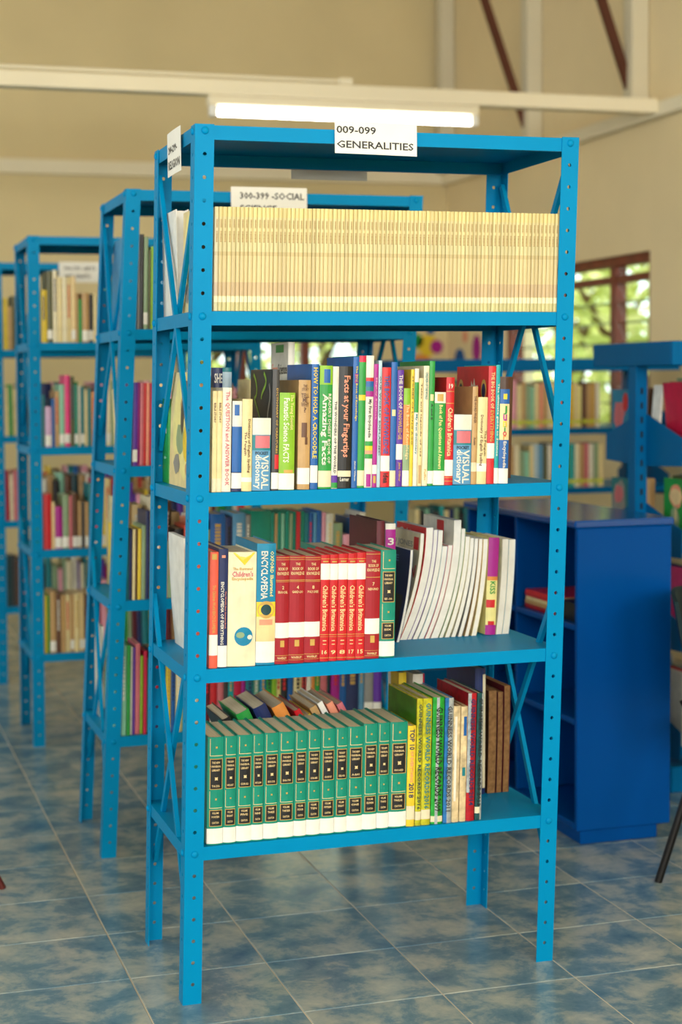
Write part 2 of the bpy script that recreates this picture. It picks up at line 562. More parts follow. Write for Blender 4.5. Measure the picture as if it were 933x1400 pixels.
louvre_window('window_2', FX0, FX1, FZ0, FZ1, (1.88, 2.31), 1.86, lambda a, d, z: (a, ROOM_Y1 + .02 + d, z), 'brown framed louvre window in the far wall')

# fluorescent batten under the tie beam
fx = empty('fluorescent_lamp', (1.64, 3.90, 2.705))
tag(fx, 'lit white fluorescent tube lamp under the cream tie beam', 'lamp')
MB().bbox(-.66, .66, -.03, .03, -.045, 0, .006).build('lamp_body', M_BEAM, fx)
tb = MB().tube((-.615, -.012, -.075), (.615, -.012, -.075), .016, n=16).build('tube', emission('lit_tube', (1.0, 0.97, 0.92), 14.0), fx)
smooth(tb)
for sx in (-1, 1):
    MB().bbox(sx * .637 - .018, sx * .637 + .018, -.03, .012, -.095, -.045, .004).build('tube_holder', M_STICKER, fx)

# coloured paper dots near the corner
def disc_thing(name, label, center, axis, rx, rz, color, shape='disc', depth=.004):
    n = 24
    mb = MB()
    pts = []
    if shape == 'disc':
        pts = [(rx * math.cos(2 * math.pi * i / n), rz * math.sin(2 * math.pi * i / n)) for i in range(n)]
    elif shape == 'half':
        pts = [(rx * math.cos(math.pi * i / 12), rz * math.sin(math.pi * i / 12)) for i in range(13)]
    else:
        pts = [(-rx, -rz), (rx, -rz), (rx * .72, rz * .1), (rx * .45, rz * .8), (0, rz), (-rx * .45, rz * .8), (-rx * .72, rz * .1)]
    if axis == 'y':
        mb.prism(pts, lambda q: (q[0], 0, q[1]), lambda q: (q[0], -depth, q[1]))
    else:
        mb.prism(pts, lambda q: (0, q[0], q[1]), lambda q: (-depth, q[0], q[1]))
    tag(mb.build(name, mat(color, .8), None, center), label, 'decoration', 'coloured paper shapes stuck to the walls in the corner')
fy = ROOM_Y1 - .0006
disc_thing('paper_disc', 'green paper dot on the far wall beside the yellow disc', (3.075, fy, 1.665), 'y', .045, .045, 'green')
disc_thing('paper_disc', 'small blue paper dot above the yellow disc on the far wall', (3.175, fy, 1.735), 'y', .028, .028, 'blue')
disc_thing('paper_disc', 'large yellow paper disc under the small blue dot', (3.155, fy, 1.635), 'y', .072, .072, 'yellow')
disc_thing('paper_disc', 'dark magenta paper disc overlapping the yellow one', (3.215, fy - .005, 1.625), 'y', .045, .045, 'magenta')
disc_thing('paper_disc', 'orange paper half disc low on the far wall', (3.10, fy, 1.49), 'y', .10, .085, 'orange', 'half')
xw = ROOM_X1 - .0006
disc_thing('paper_bell', 'blue paper bell on the right wall near the corner', (xw, 6.70, 1.535), 'x', .13, .075, 'blue', 'bell')
disc_thing('paper_oval', 'magenta paper oval on the right wall beside the window', (xw, 6.40, 1.60), 'x', .07, .09, 'magenta')
disc_thing('paper_oval', 'small orange paper oval high on the right wall', (xw, 6.60, 1.685), 'x', .04, .04, 'salmon')

# ------------------------------------------------------------------ trees outside the windows
def leaf_mat(rgb):
    m, nt, b = node_mat('leaf')
    b.inputs['Base Color'].default_value = tuple(rgb) + (1,)
    b.inputs['Roughness'].default_value = 0.5
    tr = nt.nodes.new('ShaderNodeBsdfTranslucent'); tr.inputs[0].default_value = tuple(min(1, c * 1.3) for c in rgb) + (1,)
    mx = nt.nodes.new('ShaderNodeMixShader'); mx.inputs[0].default_value = 0.45
    out = nt.nodes['Material Output']
    nt.links.new(b.outputs[0], mx.inputs[1]); nt.links.new(tr.outputs[0], mx.inputs[2]); nt.links.new(mx.outputs[0], out.inputs[0])
    return m
M_LEAF = [leaf_mat((0.42, 0.46, 0.12)), leaf_mat((0.28, 0.36, 0.08)), leaf_mat((0.62, 0.60, 0.25))]
M_BARK = mat(lin((96, 74, 52)), .9, 0, .1, .3, 8.0)
def tree(loc, label, height, rad, leaf, seed, nleaf=650):
    rng = random.Random(seed)
    t = empty('tree', loc)
    tag(t, label, 'tree', 'trees outside the windows')
    tk = MB()
    tk.tube((0, 0, -.1), (.05, .03, height * .55), .09, .06, 8)
    for k in range(5):
        a = k * 1.3 + rng.random()
        tk.tube((.04, .02, height * .45), (rad * .6 * math.cos(a), rad * .6 * math.sin(a), height * (.6 + .25 * rng.random())), .04, .015, 6)
    tk.build('trunk', M_BARK, t)
    lf = MB()
    for k in range(nleaf):
        u = Vector((rng.gauss(0, 1), rng.gauss(0, 1), rng.gauss(0, 1))).normalized() * (rng.random() ** .4)
        c = Vector((u.x * rad, u.y * rad, height * .62 + u.z * height * .42))
        s = .07 + .06 * rng.random()
        d = Vector((rng.gauss(0, 1), rng.gauss(0, 1), rng.gauss(0, 1) - .4)).normalized()
        e = d.orthogonal().normalized()
        lf.add([c - d * s, c + e * s * .45, c + d * s, c - e * s * .45], [(0, 1, 2, 3)], rng.choice((0, 0, 1, 2)))
    o = lf.build('foliage', [leaf, M_LEAF[0], M_LEAF[2]], t, fix=False)
    o['kind'] = 'stuff'
tree((4.75, 6.9, 0), 'bright green bushy tree outside the right hand window', 2.9, .85, M_LEAF[0], 1)
tree((5.3, 9.2, 0), 'yellow green tree farther along outside the right hand window', 3.1, .95, M_LEAF[2], 2)
tree((6.7, 11.6, 0), 'darker green tree farthest outside the right hand window', 3.8, 1.3, M_LEAF[1], 3)
tree((7.6, 8.6, 0), 'loose yellow green tree set back outside the right hand window', 3.6, 1.1, M_LEAF[2], 6, 600)
tree((2.2, 9.9, 0), 'bushy green tree outside the far wall window', 3.2, 1.0, M_LEAF[0], 4)
tree((3.9, 11.9, 0), 'loose pale tree outside the corner of the building', 3.6, 1.1, M_LEAF[2], 5, 600)
struct(MB().box(-14, 22, -14, 30, -.30, -.10).build('ground', mat(lin((96, 104, 60)), .95, 0, .1, .3, 3.0)), 'grassy ground outside')

# ================================================================== SLOTTED ANGLE RACKS
RH, RW, RD = 1.968, 0.914, 0.462
LEVELS = [0.3618, 0.767, 1.1633, 1.5636, 1.968]
PITCH = 0.0502
HOLE_Z = [RH - .014 - k * PITCH for k in range(39)]
BOLT_K = (0, 8, 16, 24, 32)
FW, FT = .043, .002

def holed_flange(mb, put, width, holes, uc):
    """strip of sheet steel pierced by round holes; put(u, z, t) places a point"""
    cuts = [0.0]
    zs = sorted(HOLE_Z)
    for a, b in zip(zs[:-1], zs[1:]):
        cuts.append((a + b) / 2)
    cuts[0] = 0.0
    cuts.append(RH)
    r = .0044
    for k, z in enumerate(zs):
        za, zb = cuts[k], cuts[k + 1]
        if z not in holes:
            vs = [put(u, zz, t) for t in (0, 1) for u, zz in ((0, za), (width, za), (width, zb), (0, zb))]
            mb.add(vs, [(0, 1, 2, 3), (7, 6, 5, 4), (1, 5, 6, 2), (3, 7, 4, 0)])
            continue
        zc = z
        ring = [(width, zc), (width, zb), (uc, zb), (0, zb), (0, zc), (0, za), (uc, za), (width, za)]
        octo = [(uc + r * math.cos(i * math.pi / 4), zc + r * math.sin(i * math.pi / 4)) for i in range(8)]
        vs = [put(u, zz, 0) for u, zz in ring] + [put(u, zz, 0) for u, zz in octo] + [put(u, zz, 1) for u, zz in ring] + [put(u, zz, 1) for u, zz in octo]
        fs = []
        for i in range(8):
            j = (i + 1) % 8
            fs += [(i, j, 8 + j, 8 + i), (16 + i, 24 + i, 24 + j, 16 + j), (8 + i, 8 + j, 24 + j, 24 + i)]
        fs += [(7, 0, 16, 23), (0, 1, 17, 16), (3, 4, 20, 19), (4, 5, 21, 20)]
        mb.add(vs, fs)

def dome_mesh():
    mb = MB()
    n = 10
    rings = [(.0085, 0), (.0082, .0022), (.0062, .0042), (.003, .0052)]
    vs = []
    for r, y in rings:
        for i in range(n):
            t = 2 * math.pi * i / n
            vs.append((r * math.cos(t), -y, r * math.sin(t)))
    vs.append((0, -.0054, 0))
    fs = []
    for k in range(3):
        for i in range(n):
            j = (i + 1) % n
            fs.append((k * n + i, k * n + j, (k + 1) * n + j, (k + 1) * n + i))
    for i in range(n):
        fs.append((3 * n + i, 3 * n + (i + 1) % n, 4 * n))
    mb.add(vs, fs)
    me = mb.mesh('bolt', M_RACK)
    for q in me.polygons:
        q.use_smooth = True
    return me
BOLT = dome_mesh()

def build_rack(label, ox, oy, lean, leany, bolts_all):
    root = empty('steel_rack', (ox, oy, 0))
    tag(root, label, 'rack', 'blue slotted steel book racks')
    sh = lambda x, y, z: (x + lean * z, y + leany * z, z)
    holes = {HOLE_Z[k] for k in range(39) if k not in BOLT_K}
    for sx in (0, 1):
        for sy in (0, 1):
            cx_ = 0 if sx == 0 else RW
            cy_ = 0 if sy == 0 else RD
            dx = 1 if sx == 0 else -1
            dy = 1 if sy == 0 else -1
            mb = MB()
            holed_flange(mb, lambda u, z, t: sh(cx_ + dx * u, cy_ + dy * t * FT, z), FW, holes, FW * .52)
            holed_flange(mb, lambda u, z, t: sh(cx_ + dx * t * FT, cy_ + dy * (FT + u), z), FW - FT, holes, FW * .52 - FT)
            post = mb.build('post', M_RACK, root)
            for k in BOLT_K:
                z = HOLE_Z[k]
                if sy == 0 or bolts_all:
                    p = sh(cx_ + dx * FW * .52, cy_ - dy * .0002, z)
                    link('bolt', BOLT, post, p, (0, 0, 0 if sy == 0 else math.pi))
                if sx == 0 or bolts_all:
                    p = sh(cx_ - dx * .0002, cy_ + dy * FW * .52, z)
                    link('bolt', BOLT, post, p, (0, 0, -H90 if sx == 0 else H90))
    for z in LEVELS:
        g = .0024
        e = .031
        mb = MB()
        mb.box(g, RW - g, g, RD - g, -.0012, 0)
        mb.box(g, RW - g, g, g + .0014, -e, -.0012).box(g, RW - g, RD - g - .0014, RD - g, -e, -.0012)
        mb.box(g, g + .0014, g + .0014, RD - g - .0014, -e, -.0012).box(RW - g - .0014, RW - g, g + .0014, RD - g - .0014, -e, -.0012)
        mb.box(g + .0014, RW - g - .0014, g + .0014, g + .012, -e, -e + .0014)
        mb.box(g + .0014, RW - g - .0014, RD - g - .012, RD - g - .0014, -e, -e + .0014)
        mb.build('shelf', M_RACK, root, (lean * z, leany * z, z - (.002 if z == RH else 0)))
    for sx in (0, 1):
        for (za, zb) in ((1.245, 1.905), (.215, .885)):
            for q, (z0, z1) in enumerate(((za, zb), (zb, za))):
                xo = (FT + .0060 + q * .0108)
                x = xo if sx == 0 else RW - xo
                p = sh(x, .022, z0); r = sh(x, RD - .022, z1)
                MB().bar(p, r, .016, .0100, (0, .5, -.5 if z1 > z0 else .5)).build('brace', M_RACK, root)
    return root

LEAN1, LEANY1 = .0295, -.0113
build_rack('blue slotted steel rack with the generalities sign on top', 0, 0, LEAN1, LEANY1, True)
RACKS = {
    'social science rack': (0.012, 1.225, .057, -.004),
    'unsigned rack': (0.004, 2.82, .012, 0.0),
    'arts rack': (0.01, 4.245, .01, 0.0)}
build_rack('blue slotted steel rack with the social science sign on top', *RACKS['social science rack'], False)
build_rack('blue slotted steel rack without a sign between the signed ones', *RACKS['unsigned rack'], False)
build_rack('blue slotted steel rack with the arts and crafts sign', *RACKS['arts rack'], False)

# ------------------------------------------------------------------ paper signs
def paper_sign(label, origin, ux, uz, w, h, lines, thin=False, tilt=0.0):
    """sheet of paper at origin (lower left corner seen from its front), ux along its width, uz up; lines = [(text, u0, v0, height, width)]"""
    ux, uz = Vector(ux), Vector(uz)
    nrm = ux.cross(uz).normalized()      # towards the reader
    root = empty('paper_sign', origin)
    tag(root, label, 'sign', 'printed paper rack signs')
    P = lambda u, v, t: ux * u + uz * v + nrm * t
    c = .0007
    pts = [(0, 0), (w, 0), (w, h), (0, h)]
    mb = MB()
    nn = 6
    for i in range(nn):
        u0, u1 = w * i / nn, w * (i + 1) / nn
        b0 = .0015 * math.sin(math.pi * i / nn); b1 = .0015 * math.sin(math.pi * (i + 1) / nn)
        vs = [P(u0, 0, b0), P(u1, 0, b1), P(u1, h, b1), P(u0, h, b0), P(u0, 0, b0 - .0004), P(u1, 0, b1 - .0004), P(u1, h, b1 - .0004), P(u0, h, b0 - .0004)]
        mb.add(vs, [(0, 1, 2, 3), (7, 6, 5, 4), (0, 4, 5, 1), (2, 6, 7, 3)])
    mb.build('sheet', M_THINPAPER if thin else mat('white', .7, 0, .2, .03, 10.0), root)
    for (s, u0, v0, hh, ww) in lines:
        vs, fs, asp = text_shape(s)
        t = MB()
        bul = lambda u: .0015 * math.sin(math.pi * min(1, max(0, u / w))) + .0005
        t.add([P(u0 + a * ww, v0 + b * hh, bul(u0 + a * ww)) for a, b in vs], fs)
        t.build('lettering', mat('charcoal', .7), root, fix=False)

yT = LEANY1 * RH
paper_sign('white paper sign reading generalities on the rack top', (.374, yT - .0035, 1.914), (.9995, 0, -.012), (0, 0, 1), .194, .071,
           [('009-099', .004, .044, .0165, .092), ('GENERALITIES', .004, .012, .0165, .182)])
paper_sign('white paper sign reading religion on the rack side', (.0535, .262, 1.884), (0, -1, 0), (0, 0, 1), .152, .100,
           [('200-299-', .015, .050, .018, .10), ('RELIGION', .015, .014, .020, .125)])
paper_sign('thin paper philosophy sign hanging behind the rack, seen from the back', (.603, RD + yT + .003, 1.912), (-1, 0, 0), (0, 0, 1), .200, .062,
           [('100-199', .02, .040, .016, .09), ('PHILOSOPHY', .02, .010, .018, .15)], thin=True)
paper_sign('white paper sign reading social science on the second rack', (.434, 1.225 - .0115, 1.885), (1, 0, 0), (0, 0, 1), .233, .096,
           [('300-399 -SOCIAL', .027, .060, .021, .197), ('SCIENCE', .027, .022, .021, .112)])
paper_sign('white paper sign reading arts and crafts on the farthest signed rack', (.336, 4.241, 1.877), (1, 0, 0), (0, 0, 1), .20, .095,
           [('700-799 -ARTS', .022, .056, .018, .150), ('AND CRAFTS', .022, .020, .018, .125)])

# ================================================================== BOOKS
def spine_y(x, w, b):
    t = (x - w / 2) / (w / 2)
    return -b * (1 - t * t)

def book_mesh(w, h, d, bulge=None, hard=True):
    """cover (slot 0) folded round a page block (slot 1); spine faces -Y, origin at its lower left front corner"""
    b = min(.004, w * .13) if bulge is None else bulge
    t = min(.0022, w * .16)
    k = 5
    outer = [(0, d)] + [(w * i / k, spine_y(w * i / k, w, b)) for i in range(k + 1)] + [(w, d)]
    inner = [(t, d)] + [(min(w - t, max(t, w * i / k)), spine_y(w * i / k, w, b) + t) for i in range(k + 1)] + [(w - t, d)]
    n = len(outer)
    cv = MB()
    vs = [(x, y, 0) for x, y in outer] + [(x, y, 0) for x, y in inner] + [(x, y, h) for x, y in outer] + [(x, y, h) for x, y in inner]
    fs = []
    for i in range(n - 1):
        fs += [(i, i + 1, 2 * n + i + 1, 2 * n + i), (n + i + 1, n + i, 3 * n + i, 3 * n + i + 1),
               (i + 1, i, n + i, n + i + 1), (2 * n + i, 2 * n + i + 1, 3 * n + i + 1, 3 * n + i)]
    fs += [(0, 2 * n, 3 * n, n), (n - 1, 2 * n - 1, 4 * n - 1, 3 * n - 1)]
    cv.add(vs, fs)
    pg = MB()
    m = min(.003, h * .02)
    pg.box(t, w - t, t, d - (.004 if hard else .0005), m if hard else .0004, h - (m if hard else .0004))
    return cv, pg

MESHES = {}
def plain_book_mesh(w, h, d, color, pages=None):
    key = (round(w, 4), round(h, 3), round(d, 3), color, pages)
    if key not in MESHES:
        cv, pg = book_mesh(w, h, d)
        cv.add(pg.v, pg.f, 1)
        MESHES[key] = cv.mesh('book', [cover(color), pages or M_PAGES])
    return MESHES[key]

def patch(w, b, d, h, z0, z1, xa, xb, off, wrap=0.0):
    """thin printed or glued piece lying on the spine"""
    mb = MB()
    k = 6
    prof = [(w * (xa + (xb - xa) * i / k), spine_y(w * (xa + (xb - xa) * i / k), w, b) - off) for i in range(k + 1)]
    if wrap > 0 and xa <= 0 and xb >= 1:
        prof = [(-.0002, wrap), (-.0002, 0)] + prof[1:-1] + [(w + .0002, 0), (w + .0002, wrap)]
    n = len(prof)
    back = [(x, y + .0003) for x, y in prof]
    vs = [(x, y, z * h) for z in (z0, z1) for x, y in prof] + [(x, y, z * h) for z in (z0, z1) for x, y in back]
    fs = []
    for i in range(n - 1):
        fs += [(i, i + 1, n + i + 1, n + i), (2 * n + i + 1, 2 * n + i, 3 * n + i, 3 * n + i + 1), (n + i, n + i + 1, 3 * n + i + 1, 3 * n + i), (i + 1, i, 2 * n + i, 2 * n + i + 1)]
    return mb.add(vs, fs)

def vtext(s, w, b, h, z0, z1, xc, hf, off):
    """lettering running down the spine"""
    vs, fs, asp = text_shape(s)
    L = (z1 - z0) * h
    H = hf * w
    if L / H < asp * .55:
        H = L / (asp * .55)
    mb = MB()
    pts = []
    for a, c in vs:
        x = min(w * .97, max(w * .03, xc * w + (c - .5) * H))
        z = z1 * h - a * L
        pts.append((x, spine_y(x, w, b) - off, z))
    return mb.add(pts, fs)

def htext(s, w, b, h, zc, hf, wf, off):
    vs, fs, asp = text_shape(s)
    H = hf * h
    W = wf * w
    mb = MB()
    pts = []
    for a, c in vs:
        x = w / 2 + (a - .5) * W
        pts.append((x, spine_y(x, w, b) - off, zc * h + (c - .5) * H))
    return mb.add(pts, fs)

def disc_patch(w, b, h, zc, xc, r, off, squash=1.0, pts=None):
    n = 20
    if pts is None:
        pts = [(r * math.cos(2 * math.pi * i / n), r * squash * math.sin(2 * math.pi * i / n)) for i in range(n)]
    out = []
    for dx, dz in pts:
        x = min(w, max(0, xc * w + dx))
        out.append((x, spine_y(x, w, b) - off, zc * h + dz))
    n = len(out)
    c = (xc * w, spine_y(xc * w, w, b) - off, zc * h)
    return MB().add(out + [c], [(i, (i + 1) % n, n) for i in range(n)])

def left_shape(d, h, pts, off=.0004):
    """flat print on the left cover; u runs from the fore edge (0) to the spine (1)"""
    vs = [(-off, d * (1 - min(.985, max(.015, u))), min(.99, max(.01, v)) * h) for u, v in pts]
    n = len(vs)
    c = (-off, sum(v[1] for v in vs) / n, sum(v[2] for v in vs) / n)
    return MB().add(vs + [c], [(i, (i + 1) % n, n) for i in range(n)])

def ell(u, v, ru, rv, n=16):
    return [(u + ru * math.cos(2 * math.pi * i / n), v + rv * math.sin(2 * math.pi * i / n)) for i in range(n)]

def left_text(s, d, h, u0, u1, v0, v1, off=.0006):
    vs, fs, asp = text_shape(s)
    return MB().add([(-off, d * (1 - (u0 + a * (u1 - u0))), (v0 + c * (v1 - v0)) * h) for a, c in vs], fs)

def stroke(d, h, pts, wd, off=.0006):
    vs, fs = [], []
    for i, (u, v) in enumerate(pts):
        a = pts[max(0, i - 1)]; c = pts[min(len(pts) - 1, i + 1)]
        t = Vector(((c[0] - a[0]) * d, (c[1] - a[1]) * h)).normalized()
        nx, nz = -t.y * wd / 2, t.x * wd / 2
        vs += [(-off, d * (1 - u) - nx, v * h + nz), (-off, d * (1 - u) + nx, v * h - nz)]
        if i:
            k = 2 * i
            fs.append((k - 2, k - 1, k + 1, k))
    return MB().add(vs, fs)

def detailed_book(x, y, z, w, h, color, label, ops, d=None, tilt=LEAN1, group=None, yaw=0.0, pages=None, cat='book', name='book'):
    d = d or max(.12, min(.21, h * .74))
    b = min(.004, w * .13)
    root = empty(name, (x, y, z + .0004 + max(0, w * tilt)), (0, math.atan(tilt), yaw))
    tag(root, label, cat, group)
    cv, pg = book_mesh(w, h, d)
    co = cv.build('cover', cover(color), root)
    pg.build('pages', pages or (M_BROWNPAGES if color == 'worn' else M_PAGES), root)
    k = 0
    for o in ops:
        k += 1
        off = .0004 + .00012 * k
        if o[0] == 'S':
            c = o[3] if len(o) > 3 else None
            patch(w, b, d, h, o[1], o[2], 0, 1, .0004, .012).build('spine_label', cover(c) if c else M_STICKER, root)
        elif o[0] == 'P':
            xa, xb = (o[4], o[5]) if len(o) > 4 else (0, 1)
            patch(w, b, d, h, o[1], o[2], xa, xb, off).build('spine_print', cover(o[3]), co)
        elif o[0] == 'V':
            vtext(o[1], w, b, h, o[2], o[3], o[4], o[5], .0018).build('title', cover(o[6]), co, fix=False)
        elif o[0] == 'H':
            htext(o[1], w, b, h, o[2], o[3], o[4], .0018).build('title', cover(o[5]), co, fix=False)
        elif o[0] == 'DISC':
            disc_patch(w, b, h, o[2] * .83, o[1], o[3] * w, off).build('spine_print', cover(o[4]), co, fix=False)
        elif o[0] == 'TRI':
            disc_patch(w, b, h, .93, .5, 0, .0010, pts=[(-.36 * w, .065 * h), (.46 * w, .065 * h), (.06 * w, -.045 * h)]).build('spine_print', cover('yellow'), co, fix=False)
        elif o[0] == 'GLOBE':
            disc_patch(w, b, h, .262, .56, .33 * w, .0010).build('spine_print', cover('tealblue'), co, fix=False)
            disc_patch(w, b, h, .275, .44, .15 * w, .0013, .7).build('spine_print', cover('sage'), co, fix=False)
            disc_patch(w, b, h, .255, .78, .09 * w, .0013, .9).build('spine_print', cover('offwhite'), co, fix=False)
        elif o[0] == 'UNI':
            patch(w, b, d, h, .012, .152, 0, 1, .0004, .012).build('spine_label', M_STICKER, root)
            for (z0, z1) in ((.515, .80), (.172, .325)):
                patch(w, b, d, h, z0, z1, .13, .93, .0005).build('spine_print', cover('gold'), co)
                patch(w, b, d, h, z0 + .006, z1 - .006, .17, .89, .0009).build('title_panel', cover('black'), co)
            for (z0, z1) in ((.825, .985), (.34, .50)):
                patch(w, b, d, h, z0, z1, .13, .16, .0005).build('spine_print', cover('palegold'), co)
                patch(w, b, d, h, z0, z0 + .005, .13, .93, .0005).build('spine_print', cover('palegold'), co)
            for zc in (.905, .425):
                disc_patch(w, b, h, zc, .53, .085 * w, .0009, pts=[(r * w * math.cos(i * math.pi / 4), r * w * math.sin(i * math.pi / 4)) for i, r in enumerate((.05, .09) * 4)]).build('ornament', cover('gold'), co, fix=False)
            disc_patch(w, b, h, .615, .53, .1 * w, .0014, pts=[(r * w * math.cos(i * math.pi / 4), r * w * math.sin(i * math.pi / 4)) for i, r in enumerate((.08, .14) * 4)]).build('ornament', cover('palegold'), co, fix=False)
            for s, zc, wf in (('THE NEW', .765, .5), ('UNIVERSAL', .730, .62), ('LIBRARY', .695, .5), (o[2], .548, .5), ('VOLUME', .297, .42), (o[1], .262, .48), ('CAXTON', .208, .42)):
                htext(s, w, b, h, zc, .019, wf, .0020).build('title', cover('palegold'), co, fix=False)
        elif o[0] == 'LC':
            if o[1] == 'serpent':
                left_shape(d, h, [(.02, .01), (.98, .01), (.98, .99), (.02, .99)], .0003).build('cover_print', cover('black'), co, fix=False)
                cur = [(.15 + .30 * t + .10 * math.sin(9 * t), .93 - .40 * t + .03 * math.cos(11 * t)) for t in [i / 24 for i in range(25)]]
                stroke(d, h, cur, .008, .0009).build('cover_print', cover('lime'), co, fix=False)
                cur = [(.62 + .10 * math.sin(5 * t), .97 - .22 * t) for t in [i / 14 for i in range(15)]]
                stroke(d, h, cur, .009, .0009).build('cover_print', cover('lime'), co, fix=False)
                cur = [(.86 + .05 * math.sin(6 * t), .88 - .35 * t) for t in [i / 14 for i in range(15)]]
                stroke(d, h, cur, .010, .0009).build('cover_print', cover('grey'), co, fix=False)
            elif o[1] == 'emblems':
                for u, c, e in ((.14, 'black', 'gold'), (.86, 'navy', 'gold')):
                    left_shape(d, h, ell(u, .80, .085, .09), .0006).build('cover_print', cover(e), co, fix=False)
                    left_shape(d, h, ell(u, .79, .055, .065), .0009).build('cover_print', cover(c), co, fix=False)
                left_shape(d, h, [(.42, .76), (.64, .76), (.68, .84), (.60, .83), (.56, .90), (.52, .83), (.47, .88), (.46, .82), (.40, .83)], .0006).build('cover_print', cover('offwhite'), co, fix=False)
            elif o[1] == 'foilcover':
                left_shape(d, h, [(.01, .005), (.97, .005), (.97, .995), (.01, .995)], .0003).build('cover_print', mat(lin((58, 122, 20)), .3, .2, .5, .3, 30.0), co, fix=False)
            elif o[1] == 'science':
                left_shape(d, h, [(.3, .93), (.75, .93), (.75, .985), (.3, .985)], .0005).build('cover_print', cover('green'), co, fix=False)
                left_text('From', d, h, .10, .42, .775, .85).build('cover_title', cover('salmon'), co, fix=False)
                left_text('Science', d, h, .44, .95, .775, .85).build('cover_title', cover('charcoal'), co, fix=False)
                left_text('Encyclopedia', d, h, .10, .95, .62, .72).build('cover_title', cover('charcoal'), co, fix=False)
                left_shape(d, h, ell(.72, .55, .14, .09), .0005).build('cover_print', cover('brown'), co, fix=False)
    return root

ORD = ['next to', 'second from', 'third from', 'fourth from', 'fifth from', 'sixth from', 'seventh from', 'eighth from', 'ninth from', 'tenth from',
       'eleventh from', 'twelfth from', 'thirteenth from', 'fourteenth from']
def place_row(rows, level, grp, y_extra=0.0):
    z = LEVELS[level]
    n = len(rows)
    for i, (x, w, h, yf, color, label, ops, kw) in enumerate(rows):
        x, w, h, y = x / 1000, w / 1000, h / 1000, yf / 1000
        if i + 1 < n and rows[i + 1][3] == yf and rows[i + 1][0] > rows[i][0]:
            w = min(w, rows[i + 1][0] / 1000 - x - .0006)
        if label == 'U':
            label = 'green gilt library volume, %s the yellow top ten yearbook' % ORD[13 - i]
        kind = 'yearbook' if 'yearbook' in label and 'library' not in label else 'encyclopedia_volume' if 'volume' in label else 'dictionary' if 'dictionary' in label else 'book'
        detailed_book(x, y + LEANY1 * z, z, w, h, color, label, ops, d=kw.get('d'), tilt=LEAN1, group=grp, name=kind)

